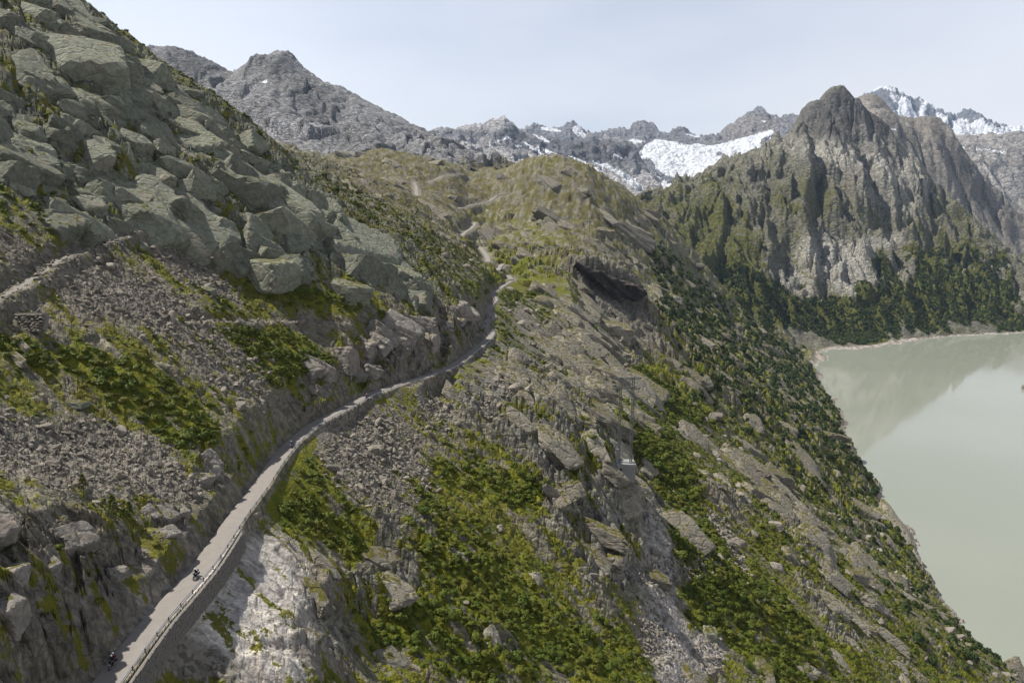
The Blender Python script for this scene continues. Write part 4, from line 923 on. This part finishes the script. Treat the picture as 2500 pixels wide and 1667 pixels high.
stuff_points('woodland', src, xa, ya, za, np.stack([sa_, sa_, sa_ * rng.uniform(.8, 1.4, n_)], -1), np.stack([np.zeros(n_), np.zeros(n_), rng.uniform(0, 6.28, n_)], -1), rng.integers(0, len(src), n_), 'dark scrub woodland along the lake shores')
# ------------------------------------------------------------------ building blocks for man-made things
def box(V, F, c, s, rot=None):
    c = np.array(c, float); h = np.array(s, float) / 2
    P = np.array([(x, y, z) for z in (-1, 1) for y in (-1, 1) for x in (-1, 1)], float) * h
    if rot is not None: P = P @ np.array(rot).T
    k = sum(len(v) for v in V); V.append(P + c)
    F += [[k + i for i in f] for f in ((0, 2, 3, 1), (4, 5, 7, 6), (0, 1, 5, 4), (2, 6, 7, 3), (0, 4, 6, 2), (1, 3, 7, 5))]
def beam(V, F, a, b, w, h=None):
    a = np.array(a, float); b = np.array(b, float); d = b - a; L = np.linalg.norm(d); d /= L
    u = np.cross(d, (0, 0, 1)) if abs(d[2]) < .95 else np.array((1., 0, 0)); u /= np.linalg.norm(u); v = np.cross(u, d)
    box(V, F, (a + b) / 2, (w, L, h or w), np.stack([u, d, v], 1))
def mk(name, V, F, mat, parent=None, sm=False):
    return link(name, mesh_np(name, np.concatenate(V), F, sm), mat, parent)
def tube(pts, rad, n=10, caps=True):
    pts = np.array(pts, float); rad = np.broadcast_to(np.asarray(rad, float), (len(pts),)); V = []; F = []
    d = np.gradient(pts, axis=0); ref = np.array((0, 0, 1.)) if abs(d[0][2]) < .9 * np.linalg.norm(d[0]) else np.array((1., 0, 0))
    for p, t, r in zip(pts, d, rad):
        t = t / (np.linalg.norm(t) + 1e-9); u = np.cross(t, ref); u /= np.linalg.norm(u); v = np.cross(t, u)
        a = np.arange(n) * 2 * math.pi / n; V.append(p + r * (np.cos(a)[:, None] * u + np.sin(a)[:, None] * v))
    m = len(pts)
    for i in range(m - 1):
        for j in range(n): F.append([i * n + j, i * n + (j + 1) % n, (i + 1) * n + (j + 1) % n, (i + 1) * n + j])
    V = np.concatenate(V)
    if caps:
        k = len(V); V = np.concatenate([V, pts[:1], pts[-1:]])
        for j in range(n): F.append([k, (j + 1) % n, j, j]); F.append([k + 1, (m - 1) * n + j, (m - 1) * n + (j + 1) % n, (m - 1) * n + (j + 1) % n])
    return V, F
def pyd(name, V, F, mat, parent=None, sm=True):
    me = bpy.data.meshes.new(name); me.from_pydata([tuple(v) for v in V], [], [tuple(dict.fromkeys(f)) for f in F]); me.update()
    me.polygons.foreach_set('use_smooth', np.full(len(me.polygons), sm, bool)); return link(name, me, mat, parent)
M_conc = simple('weathered_concrete', (.20, .20, .198), .85, 0, .15, .6)
M_brick = simple('pinkish_stone_wall', (.33, .22, .19), .9, 0, .25, 2.0)
M_steel = simple('galvanised_steel', (.42, .44, .47), .5, .5, .08, 1.0)
M_dsteel = simple('dark_lattice_steel', (.13, .14, .13), .6, .4, .15, 1.0)
M_post = simple('rusty_post_steel', (.10, .085, .075), .7, .3, .2, 2.0)
M_mason = simple('mortared_wall_stone', (.15, .137, .12), .9, 0, .35, 3.0)
M_gravel = simple('footpath_gravel', (.17, .158, .138), .95, 0, .25, 1.2)
M_ins = simple('glass_insulator', (.22, .26, .28), .3)

# footpaths
for nm_, w_ in (('gravel', 1.7), ('stony', .7)):
    P = old_pts[nm_].copy(); P[:, 2] = ground(P[:, 0], P[:, 1]) + .05
    tag(strip('footpath', P, w_, M_gravel, .0, .5), kind='structure')
# far stretches of the road
def drape(L, n=60):
    Q = [hit(*p) for p in L]; Q = np.array([q for q in Q if q is not None])
    if len(Q) < 2: return None
    sI = np.linspace(0, len(Q) - 1, n); P = np.stack([np.interp(sI, np.arange(len(Q)), Q[:, k]) for k in range(3)], -1)
    P[:, 2] = ground(P[:, 0], P[:, 1]); P[:, 2] = sm1(P[:, 2], 2) + .5; return P
for k_, w in (('road1', 5.0), ('road2', 5.2), ('road3', 5.4), ('road4', 5.2), ('road5', 5.0), ('road6', 4.6)):
    P = old_pts[k_].copy(); P[:, 2] = np.maximum(P[:, 2] + CZ, ground(P[:, 0], P[:, 1])) + .35
    tag(strip('road', P, w, M_road, .25, 2.0), kind='structure')

# ------------------------------------------------------------------ guard rails along the drop
def guard_rail(y0, y1, label, step=4.0, off=HW - .15):
    s = np.arange(y0, y1 + .1, step); xr, zr_ = road_at(s); dr = np.interp(s, yy, rdx); nl_ = np.sqrt(1 + dr * dr)
    P = np.stack([xr + off / nl_, s - off * dr / nl_, zr_ + CZ], -1)
    o = empty('guard_rail', P[0]); O = P[0]
    V, F = [], []; fine = np.linspace(0, len(P) - 1, (len(P) - 1) * 3 + 1); Pf = np.stack([np.interp(fine, np.arange(len(P)), P[:, k]) for k in range(3)], -1) - O
    prof = [(-.04, .44), (.02, .50), (-.04, .56), (.02, .62), (-.04, .68)]
    d = np.gradient(Pf, axis=0); d /= np.linalg.norm(d, axis=1)[:, None]; nr = np.stack([d[:, 1], -d[:, 0], 0 * d[:, 0]], -1)
    rows = [Pf + nr * (-a) * 1.0 + np.array((0, 0, h)) for a, h in prof] + [Pf + nr * (-a + .02) + np.array((0, 0, h)) for a, h in prof[::-1]]
    n = len(Pf); m = len(rows); Fq = [[a * n + i, ((a + 1) % m) * n + i, ((a + 1) % m) * n + i + 1, a * n + i + 1] for a in range(m) for i in range(n - 1)]
    link('rail', mesh_np('rail', np.concatenate(rows), Fq, False), M_steel, o)
    Vp, Fp = [], []; box(Vp, Fp, (.10, 0, .28), (.12, .14, .8)); mp_ = mesh_np('post', np.concatenate(Vp), Fp, False); mp_.materials.append(M_post)
    for p in P:
        q = bpy.data.objects.new('post', mp_); col.objects.link(q); q.parent = o; q.location = p - O
    tag(o, label, 'guard rail', 'guard rails along the mountain road')
guard_rail(58, 150, 'bluish steel guard rail above the stone retaining wall, nearest the camera')
guard_rail(156, 268, 'steel guard rail along the green verge in the middle of the road')
guard_rail(272, 384, 'steel guard rail round the outer bend before the rock spur')
guard_rail(404, 520, 'far steel guard rail on the twisting bends behind the rock spur')

# ------------------------------------------------------------------ walls
def retaining_wall():
    s = np.arange(78, 129, .9); xr, zr_ = road_at(s); dr = np.interp(s, yy, rdx); nl_ = np.sqrt(1 + dr * dr); off = HW + .62
    P = np.stack([xr + off / nl_, s - off * dr / nl_, zr_ + CZ], -1); o = empty('retaining_wall', P[0]); O = P[0]
    nrm = np.stack([1 / nl_, -dr / nl_, 0 * s], -1); Q = P - O
    H = 3.4; n = len(Q); rows = [Q + (0, 0, .02), Q + nrm * .30 + (0, 0, .02), Q + nrm * .9 + (0, 0, -H), Q + (0, 0, -H)]
    Fq = [[a * n + i, ((a + 1) % 4) * n + i, ((a + 1) % 4) * n + i + 1, a * n + i + 1] for a in range(4) for i in range(n - 1)]
    link('wall_core', mesh_np('wall_core', np.concatenate(rows), Fq, False), M_mason, o)
    V, F = [], []; r = np.random.default_rng(5)
    for k in range(10):
        i = r.uniform(0, .8)
        while i < n - 1.5:
            w = r.uniform(.35, .9); i0 = int(i); f = i - i0; c = Q[i0] * (1 - f) + Q[i0 + 1] * f; nn = nrm[i0]; h = .34
            z0 = -.15 - k * .34; c = c + nn * (.30 + .6 * (-z0 / H) + r.uniform(-.03, .07)) + np.array((0, 0, z0)); t = np.array((-nn[1], nn[0], 0))
            box(V, F, c, (.25, w * .92, h * r.uniform(.82, .96)), np.stack([nn, t, (0, 0, 1)], 1)); i += w / .95
    st = mk('wall_stone', V, F, M_mason, o); tag(st, kind='stuff')
    tag(o, 'stone retaining wall below the guard rail, nearest the camera', 'retaining wall')
retaining_wall()
def dry_wall():
    c = hit(48, 790); o = empty('dry_stone_wall', c); r = np.random.default_rng(9)
    V, F = [], []; box(V, F, (.3, 1.6, .1), (9.0, 1.6, 3.9), ((1, 0, 0), (0, .93, .37), (0, -.37, .93))); mk('wall_core', V, F, M_mason, o)
    ms_ = [rock_shape(800 + i, 2, planes=12, sharp=30.) for i in range(4)]; mats = []
    for P, Fk in ms_:
        me = mesh_np('stone', P, Fk, True); me.materials.append(M_stone); mats.append(me)
    for k in range(8):
        for j in range(9):
            q = bpy.data.objects.new('stone', mats[r.integers(4)]); col.objects.link(q); q.parent = o
            q.location = (-4 + j * 1.05 + r.uniform(-.3, .3) + (k % 2) * .5, -.2 * (8 - k) + r.uniform(-.1, .1) + 1.2, -1.6 + k * .48)
            q.scale = (.78 * r.uniform(.85, 1.2), .8, .36 * r.uniform(.85, 1.15)); q.rotation_euler = (r.normal(0, .06), r.normal(0, .08), r.normal(0, .2))
    tag(o, 'dry stone wall of flat slabs carrying the old footpath at the left edge', 'wall')
dry_wall()

# ------------------------------------------------------------------ pylons
def lattice(V, F, a, b, w, n, m):
    a = np.array(a, float); b = np.array(b, float); d = (b - a); L = np.linalg.norm(d); d /= L
    u = np.cross(d, (0, 1, 0)); 
    if np.linalg.norm(u) < .1: u = np.cross(d, (0, 0, 1))
    u /= np.linalg.norm(u); v = np.cross(d, u); C = [(-1, -1), (1, -1), (1, 1), (-1, 1)]
    for c in C: beam(V, F, a + (u * c[0] + v * c[1]) * w / 2, b + (u * c[0] + v * c[1]) * w / 2, m)
    for i in range(n):
        p = a + d * L * i / n; q = a + d * L * (i + 1) / n
        for k in range(4):
            c, e = C[k], C[(k + 1) % 4]
            if i % 2: c, e = e, c
            beam(V, F, p + (u * c[0] + v * c[1]) * w / 2, q + (u * e[0] + v * e[1]) * w / 2, m * .6)
def pylon(base, H, sep, arm, label, th=1.0):
    o = empty('power_pylon', base)
    for sx in (-1, 1):
        V, F = [], []; lattice(V, F, (sx * sep / 2, 0, -2), (sx * sep / 2 * 1.0, 0, H), .62 * th, 30, .15 * th); mk('mast', V, F, M_dsteel, o)
    for k, (h, ar, w) in enumerate(((H - .4, arm, .5), (H - 4.6, arm * .92, .45))):
        V, F = [], []; lattice(V, F, (-ar / 2, 0, h), (ar / 2, 0, h), w * th, 16, .12 * th); mk('cross_arm', V, F, M_dsteel, o)
    V, F = [], []; beam(V, F, (-sep / 2, 0, H - 4.6), (sep / 2, 0, H - .4), .12 * th); beam(V, F, (sep / 2, 0, H - 4.6), (-sep / 2, 0, H - .4), .12 * th); mk('brace', V, F, M_dsteel, o)
    for x_ in (-arm * .42, 0, arm * .42):
        Vt, Ft = tube([(x_, 0, H - 5), (x_, 0, H - 5.3), (x_, 0, H - 6.6)], (.08, .16, .14), 8); pyd('insulator', Vt, Ft, M_ins, o)
    tag(o, label, 'pylon', 'power pylons'); return o
t_, e_ = te(1525, 1127); YP = float(hit(1516, 1150)[1]) - 2.0
pb = np.array([t_ * YP, YP, e_ * YP + CZ])
PK = YP / 300.0
pylon(pb, 40.0 * PK, 5.6 * PK, 12.4 * PK, 'tall twin-mast lattice power pylon standing on the concrete platform', 1.35)
def platform():
    o = empty('pylon_platform', pb); o.scale = (PK, PK, PK); g0 = float(ground(pb[0:1], pb[1:2])[0]) - pb[2]
    V, F = [], []; box(V, F, (.4, 0, -.25), (8.6, 7.0, .5)); mk('deck', V, F, M_conc, o)
    V, F = [], []; box(V, F, (.4, -3.4, -1.15), (8.7, .5, 1.5)); mk('edge_beam', V, F, M_conc, o)
    V, F = [], []; box(V, F, (1.4, -.2, -4.6), (6.2, 6.0, 8.4)); mk('pier', V, F, M_conc, o)
    V, F = [], []; box(V, F, (-3.9, -2.6, 2.9), (1.5, .5, 8.6)); mk('upright_slab', V, F, M_conc, o)
    V, F = [], []; box(V, F, (-8.2, -1.6, .1), (7.0, .5, 2.4)); mk('wing_wall', V, F, M_brick, o)
    V, F = [], []; box(V, F, (-4.6, .6, .8), (.6, 5.0, 3.6)); mk('wing_wall', V, F, M_brick, o)
    tag(o, 'grey concrete platform with upright slab and reddish wing walls under the pylon', 'platform')
platform()
h2 = hit(1432, 598)
if h2 is not None:
    pylon(h2, 63 * h2[1] / FPX, 63 * h2[1] / FPX * .2, 63 * h2[1] / FPX * .35, 'distant dark twin-mast power pylon on the grassy ridge', 1.3)

# ------------------------------------------------------------------ single boulders that stand out
def big_rock(px_, py_, wpx, mat_list, label, el=(1, 1, .75), sink=.35, rz=0., tilt=.2):
    h = hit(px_, py_)
    if h is None: return
    s = wpx * math.hypot(h[0], h[1]) / FPX / 2 / el[0]
    o = place(mat_list, 'boulder', h[0], h[1] + s * .3, h[2] - sink * s * .3, s * el[0], s * el[1], s * el[2], (0, tilt, rz)); tag(o, label, 'boulder')
big_rock(640, 668, 190, BLK[3], 'huge greenish grey boulder above the grey gravel cone', (1.2, 1, .8), .3, -.5)
big_rock(500, 710, 70, BLK[5], 'long pale green slab boulder at the foot of the gravel cone', (1.8, .8, .5), .2, -.4)
big_rock(1262, 640, 28, BLK[1], 'dark rounded lone boulder on the green shelf right of the far road', (1, 1, .9), .1)
big_rock(1243, 712, 26, STN[2], 'pale rounded boulder beside the far hairpin of the road', (1, 1, .9), .1)
big_rock(1735, 1560, 52, BLK[7], 'dark blocky boulder at the edge of the white gravel gully', (1, 1, .95), .0)
big_rock(2020, 1478, 44, STN[4], 'pale flat-topped boulder beside the long rock slab above the lake', (1.2, 1, .8), .1)
big_rock(1900, 1392, 46, STN[1], 'pale pointed boulder with a rust patch on the right-hand green slope', (1.2, 1, .8), .1)
big_rock(40, 838, 95, RIB[2], 'long tilted stone beam below the dry stone wall', (2.6, .7, .5), .1, -.5, .45)
big_rock(30, 872, 90, RIB[5], 'second long tilted stone beam below the dry stone wall', (2.6, .7, .5), .1, -.5, .45)
big_rock(180, 985, 60, BLK[9], 'flat square rock slab at the edge of the dark green heath', (1.3, 1, .4), .1)
big_rock(385, 888, 70, RIB[4], 'long grey slab boulder in the middle of the stony slope', (2.0, .8, .6), .1, -.4, .35)
big_rock(622, 1262, 26, STN[3], 'pale round boulder beside the guard rail at the green verge', (1, 1, .9), .0)
big_rock(840, 710, 150, BLK[6], 'broad grey hump of rock on the grassy slope above the old path', (1.6, 1, .7), .3, -.3)

# ------------------------------------------------------------------ small pond and islet
ph = hit(1826, 1124)
if ph is not None:
    a = np.linspace(0, 2 * math.pi, 28, endpoint=False); rr2 = 1 + .2 * np.sin(3 * a + 1) + .1 * np.sin(5 * a)
    ring = np.stack([ph[0] + 4 * rr2 * np.cos(a), ph[1] + 5 * rr2 * np.sin(a)], -1); zt = float(ground(ring[:, 0], ring[:, 1]).max()) + .15
    Vp = np.concatenate([np.concatenate([ring, np.full((28, 1), zt)], 1), np.concatenate([ring, np.full((28, 1), zt - 5)], 1)])
    Fp = [list(range(28))] + [[i, 28 + i, 28 + (i + 1) % 28, (i + 1) % 28] for i in range(28)]
    mw_, n_w, l_w, b_w = mat_new('pond_water'); b_w.inputs['Base Color'].default_value = (.045, .05, .045, 1); b_w.inputs['Roughness'].default_value = .03
    tag(pyd('pond', Vp, Fp, mw_, None, False), kind='structure')
ti, ei = te(2506, 950); si = LAKE / ei
me_i = rock_shape(901, 4, planes=14); me_i = mesh_np('islet', me_i[0], me_i[1], True); me_i.materials.append(M_stone)
o = place(me_i, 'islet', ti * si + 4, si, 1.0, 14, 12, 9, (0, 0, .4)); tag(o, kind='structure')

# ------------------------------------------------------------------ three small conifers on the ledge above the lower road
def conifer(px_, py_, h, label):
    b0 = hit(px_, py_)
    if b0 is None: return
    o = empty('small_conifer', b0); Vt, Ft = tube([(0, 0, -.3), (0.03, 0, h * .5), (0, 0.02, h)], (.09, .06, .015), 7); pyd('trunk', Vt, Ft, M_bark, o)
    r = np.random.default_rng(int(px_)); V = []; F = []; k = 0
    for i in range(420):
        zf = r.uniform(.08, 1.0) ** .9; rad = .36 * h * (1 - zf) ** .8 * r.uniform(.3, 1.05) + .03; a = r.uniform(0, 6.28); c = np.array((math.cos(a) * rad, math.sin(a) * rad, zf * h - .12 * rad))
        d = np.array((math.cos(a), math.sin(a), -.25)) + r.normal(0, .3, 3); d /= np.linalg.norm(d); u = np.cross(d, r.normal(size=3)); u /= np.linalg.norm(u); s = .055 * h * r.uniform(.7, 1.4)
        V += [c - d * s, c + u * s * .35, c + d * s * 1.3, c - u * s * .35]; F.append([k, k + 1, k + 2, k + 3]); k += 4
    pyd('crown', V, F, M_heath, o, False); tag(o, label, 'conifer tree', 'small conifers on the rock ledge')
conifer(278, 1264, 4.2, 'tallest small green conifer on the rock ledge above the road')
conifer(318, 1262, 3.0, 'small green conifer on the rock ledge, nearer the road than the tallest one')
conifer(204, 1195, 3.0, 'small conifer on the scree above the other two')

# ------------------------------------------------------------------ motorcycles and riders
M_black = simple('black_paint', (.012, .012, .014), .3); M_tyre = simple('tyre_rubber', (.02, .02, .02), .85); M_chrome = simple('bright_metal', (.6, .6, .6), .25, .9, .03)
M_red = simple('red_paint', (.35, .02, .03), .3); M_bblue = simple('dark_blue_paint', (.02, .03, .08), .3); M_white = simple('white_shell', (.78, .78, .78), .3, 0, .03); M_lens = simple('headlamp_glass', (.75, .77, .8), .15, 0, .02)
M_jack = simple('black_riding_jacket', (.022, .022, .026), .8); M_jred = simple('dark_red_jacket', (.12, .02, .03), .8); M_visor = simple('dark_visor', (.01, .01, .012), .1); M_seat = simple('black_seat', (.018, .017, .016), .8); M_hgrn = simple('pale_green_shell', (.55, .72, .62), .35, 0, .03)
def torus(R0, r0, n=28, m=8):
    V = []; F = []
    for i in range(n):
        a = i * 2 * math.pi / n
        for j in range(m):
            b = j * 2 * math.pi / m; q = R0 + r0 * math.cos(b); V.append((r0 * 1.15 * math.sin(b), q * math.cos(a), q * math.sin(a)))
    for i in range(n):
        for j in range(m): F.append([i * m + j, i * m + (j + 1) % m, ((i + 1) % n) * m + (j + 1) % m, ((i + 1) % n) * m + j])
    return V, F
def loft(secs, n=12):
    """rounded sections along y: (y, z, half width, half height)"""
    V = []; F = []; a = np.arange(n) * 2 * math.pi / n
    for (y_, z_, w_, h_) in secs:
        c, s = np.cos(a), np.sin(a); V += [(w_ * np.sign(cc) * abs(cc) ** .75, y_, z_ + h_ * np.sign(ss) * abs(ss) ** .75) for cc, ss in zip(c, s)]
    m = len(secs)
    for i in range(m - 1):
        for j in range(n): F.append([i * n + j, (i + 1) * n + j, (i + 1) * n + (j + 1) % n, i * n + (j + 1) % n])
    F.append(list(range(n))[::-1]); F.append([(m - 1) * n + j for j in range(n)]); return V, F
def bike_parts():
    """local frame: front towards +y, wheels on z = 0"""
    D = {}
    def add(key, V, F, mat, sm=True, par=None):
        me = bpy.data.meshes.new(key); me.from_pydata([tuple(map(float, v)) for v in V], [], [tuple(dict.fromkeys(f)) for f in F]); me.update()
        me.polygons.foreach_set('use_smooth', np.full(len(me.polygons), sm, bool)); L.append((key, me, mat, par))
    L = []
    for y_ in (.74, -.74):
        V, F = torus(.27, .065); V = [(x, y + y_, z + .335) for x, y, z in V]; add('wheel', V, F, M_tyre)
        Vr, Fr = torus(.20, .02, 20, 6); Vr = [(x, y + y_, z + .335) for x, y, z in Vr]
        for a in range(6):
            v_, f_ = tube([(0, y_, .335), (0, y_ + .2 * math.cos(a * 1.047), .335 + .2 * math.sin(a * 1.047))], .015, 6); k = len(Vr); Vr += [tuple(q) for q in v_]; Fr += [[k + i for i in f] for f in f_]
        add('rim', Vr, Fr, M_chrome, True, len(L) - 1)
    V, F = loft([(-.45, .50, .12, .14), (-.15, .42, .17, .20), (.2, .42, .18, .22), (.42, .50, .12, .18)]); add('engine', V, F, M_seat)
    V, F = loft([(-.05, .82, .11, .06), (.08, .88, .17, .12), (.28, .90, .18, .14), (.42, .88, .12, .10)]); add('fuel_tank', V, F, 'paint')
    V, F = loft([(-.95, .88, .06, .03), (-.8, .86, .12, .06), (-.45, .82, .15, .07), (-.05, .80, .12, .06)]); add('seat', V, F, M_seat)
    V, F = loft([(.40, .80, .20, .20), (.58, .86, .20, .20), (.74, .84, .14, .16), (.84, .80, .07, .09)]); add('fairing', V, F, 'paint')
    V, F = loft([(.50, 1.08, .15, .04), (.60, 1.14, .16, .11), (.66, 1.05, .15, .05)]); add('windscreen', V, F, M_visor, True)
    V, F = loft([(.82, .84, .075, .065), (.88, .84, .07, .06), (.90, .84, .04, .035)]); add('headlight', V, F, M_lens)
    for s in (-1, 1):
        V, F = tube([(s * .09, .48, .95), (s * .09, .62, .62), (s * .09, .74, .335)], .03, 8); add('fork', V, F, M_chrome)
        V, F = tube([(s * .16, -.1, .30), (s * .18, -.5, .33), (s * .19, -.85, .42)], (.03, .05, .055), 8); add('exhaust', V, F, M_chrome)
        V, F = loft([(-.92, .60, .02, .02), (-.90, .60, .11, .17), (-.45, .60, .12, .18), (-.42, .60, .03, .05)]); V = [(x + s * .30, y, z) for x, y, z in V]; add('pannier', V, F, M_black)
        V, F = tube([(s * .30, .50, 1.08), (s * .36, .54, 1.17), (s * .36, .56, 1.18)], .012, 6); v2, f2 = loft([(.53, 1.21, .02, .01), (.55, 1.21, .07, .045), (.57, 1.21, .02, .01)]); k = len(V); V = [tuple(q) for q in V] + [(x + s * .38, y, z) for x, y, z in v2]; F = F + [[k + i for i in f] for f in f2]; add('mirror', V, F, M_chrome)
    V, F = tube([(-.42, .30, 1.04), (-.30, .40, 1.07), (0, .46, 1.02), (.30, .40, 1.07), (.42, .30, 1.04)], .018, 8); add('handlebar', V, F, M_chrome)
    V, F = loft([(.92, .52, .05, .03), (.90, .64, .06, .05), (.72, .70, .07, .02), (.52, .62, .06, .02)]); add('front_mudguard', V, F, 'paint')
    V, F = loft([(-1.06, .98, .10, .05), (-1.02, 1.02, .2, .13), (-.72, 1.02, .2, .14), (-.68, .98, .10, .06)]); add('top_box', V, F, M_black)
    return L
BIKE = bike_parts()
def person_mesh(front=True):
    J = {'pel': ((0, 0, 0), .16), 'bel': ((0, .06, .2), .155), 'che': ((0, .14, .42), .175), 'nec': ((0, .17, .58), .065), 'hea': ((0, .20, .74), .10)}
    E = [('pel', 'bel'), ('bel', 'che'), ('che', 'nec'), ('nec', 'hea')]
    for s, t in ((-1, 'l'), (1, 'r')):
        hand = (s * .40, .46, .16) if front else (s * .19, .40, .12)
        J['sh' + t] = ((s * .19, .15, .48), .075); J['el' + t] = ((s * .34, .26, .27), .055); J['wr' + t] = (tuple(np.array(hand) + (0, -.08, .02)), .036); J['ha' + t] = (hand, .042)
        J['hi' + t] = ((s * .12, .04, -.03), .10); J['kn' + t] = ((s * .24, .44, -.08), .072); J['an' + t] = ((s * .22, .22, -.42), .05); J['to' + t] = ((s * .23, .40, -.48), .045)
        E += [('che', 'sh' + t), ('sh' + t, 'el' + t), ('el' + t, 'wr' + t), ('wr' + t, 'ha' + t), ('pel', 'hi' + t), ('hi' + t, 'kn' + t), ('kn' + t, 'an' + t), ('an' + t, 'to' + t)]
        for f in range(5):
            k = 'f%d%s' % (f, t); x0 = hand[0] + s * (-.035 + .018 * f) if f else hand[0] - s * .05
            J[k] = ((x0, hand[1] + (.05 if f else .02), hand[2] + (.015 if f else -.01)), .011); J[k + 'e'] = ((x0, hand[1] + (.07 if f else .05), hand[2] - .03), .010); E += [('ha' + t, k), (k, k + 'e')]
    names = list(J); me = bpy.data.meshes.new('person'); me.from_pydata([J[n][0] for n in names], [(names.index(a), names.index(b)) for a, b in E], [])
    ob = bpy.data.objects.new('person_build', me); col.objects.link(ob); sk = ob.modifiers.new('skin', 'SKIN'); ob.modifiers.new('sub', 'SUBSURF').levels = 1
    for i, n in enumerate(names):
        r = J[n][1]; me.skin_vertices[0].data[i].radius = (r, r * .9); me.skin_vertices[0].data[i].use_root = (n == 'pel')
    dg = bpy.context.evaluated_depsgraph_get(); out = bpy.data.meshes.new_from_object(ob.evaluated_get(dg)); bpy.data.objects.remove(ob); out.name = 'person'
    out.polygons.foreach_set('use_smooth', np.full(len(out.polygons), True, bool)); return out
PERSON = {True: person_mesh(True), False: person_mesh(False)}
def helmet_meshes():
    V, F = ico(3); P = V * (.135, .16, .15); P[:, 2] = np.where(P[:, 2] < -.09, -.09 - .04 * (P[:, 2] + .09), P[:, 2]); h = mesh_np('helmet', P, F, True)
    k = (V[:, 1] > .45) & (V[:, 2] > -.25) & (V[:, 2] < .42); Fk = F[k[F].all(1)]; v = mesh_np('visor', V * (.139, .164, .154), Fk, True); return h, v
HEL = helmet_meshes()
def recol(me, mat):
    m = me.copy(); m.materials.clear(); m.materials.append(mat); return m
_cache = {}
def cached(me, mat):
    k = (me.name, mat.name)
    if k not in _cache: _cache[k] = recol(me, mat)
    return _cache[k]
def motorcycle(px_, py_, z_rel, paint, label, riders, heading=None, lean=0):
    t, e = te(px_, py_); y_ = float(z_rel / e)
    for _ in range(4): zr0 = float(road_at(y_)[1]); y_ = zr0 / float(e)
    x_ = float(t) * y_; zr0 = float(road_at(y_)[1]) + .055; xr0 = float(road_at(y_)[0]); x_ = min(max(x_, xr0 - 1.7), xr0 + 1.7)
    dx_ = float(np.interp(y_, yy, rdx)); rz = math.atan2(-dx_, 1) + math.pi                   # riding towards the camera
    o = empty('motorcycle', (x_, y_, zr0 + CZ), rz); tag(o, label, 'motorcycle', 'motorcycles on the mountain road'); made = []
    for key, me, mat, par in BIKE:
        q = bpy.data.objects.new(key, cached(me, paint if mat == 'paint' else mat)); col.objects.link(q); q.parent = made[par] if par is not None else o; made.append(q)
    Mw = Matrix.Translation((x_, y_, zr0 + CZ)) @ Matrix.Rotation(rz, 4, 'Z')
    for i, (jm, hm, plab) in enumerate(riders):
        me = cached(PERSON[i == 0], jm); p = bpy.data.objects.new('person', me); col.objects.link(p)
        p.location = Mw @ Vector((0, -.18 - .48 * i, .99 + .05 * i)); p.rotation_euler = (0, 0, rz); tag(p, plab, 'person', 'motorcycle riders')
        h = bpy.data.objects.new('helmet', cached(HEL[0], hm)); col.objects.link(h); h.parent = p; h.location = (0, .21, .76)
        v = bpy.data.objects.new('visor', cached(HEL[1], M_visor)); col.objects.link(v); v.parent = h
motorcycle(275, 1627, -63, M_black, 'black touring motorcycle carrying two people, nearest the camera', [(M_jack, M_white, 'rider in black with white helmet steering the nearest motorcycle'), (M_jred, M_white, 'passenger in dark red jacket and white helmet behind the nearest rider')])
motorcycle(478, 1411, -63, M_black, 'black motorcycle with bright mirrors beside the retaining wall', [(M_jack, M_hgrn, 'rider in black with pale green helmet beside the retaining wall')])
motorcycle(712, 1092, -63, M_bblue, 'dark blue motorcycle in front of the green verge', [(M_jack, M_white, 'rider in dark clothes with pale helmet passing the green verge')])
motorcycle(896, 974, -62, M_black, 'black motorcycle in the middle of the long road curve', [(M_jred, M_white, 'rider in dark red jacket with white helmet on the long road curve')])
motorcycle(1180, 806, -60, M_bblue, 'dark blue motorcycle coming round the rock spur', [(M_jack, M_hgrn, 'rider in black coming round the rock spur')])
motorcycle(1185, 793, -58, M_bblue, 'bluish motorcycle following just behind the rock spur', [(M_jack, M_white, 'rider in black just behind the rock spur')])
motorcycle(1200, 781, -57, M_black, 'black motorcycle on the bright bend behind the spur', [(M_jack, M_jred, 'rider in black on the bright bend behind the spur')])
motorcycle(1199, 743, -56, M_black, 'dark motorcycle in the shade behind the red one', [(M_jred, M_jred, 'rider in dark red in the shade behind the red motorcycle')])
motorcycle(1207, 734, -55, M_red, 'red motorcycle on the farthest sunlit bend', [(M_red, M_red, 'rider in red on the farthest sunlit bend')])
motorcycle(1240, 690, -52, M_black, 'small dark motorcycle at the far end of the visible road', [(M_jack, M_jack, 'rider in black at the far end of the visible road')])

# ------------------------------------------------------------------ things that look alike are told apart by their order from the left
same = {}
for ob in list(col.objects):
    if ob.parent is None and 'group' in ob and 'label' in ob and ob['category'] in ('boulder', 'shrub', 'bush'): same.setdefault(ob['label'], []).append(ob)
for lab, L in same.items():
    if len(L) < 2: continue
    L.sort(key=lambda q: float(proj(q.location.x, q.location.y, q.location.z)[0]))
    for i, ob in enumerate(L):
        k = i + 1; sfx = 'th' if 10 < k % 100 < 14 else {1: 'st', 2: 'nd', 3: 'rd'}.get(k % 10, 'th')
        ob['label'] = lab + (', leftmost' if k == 1 else ', %d%s from left' % (k, sfx))
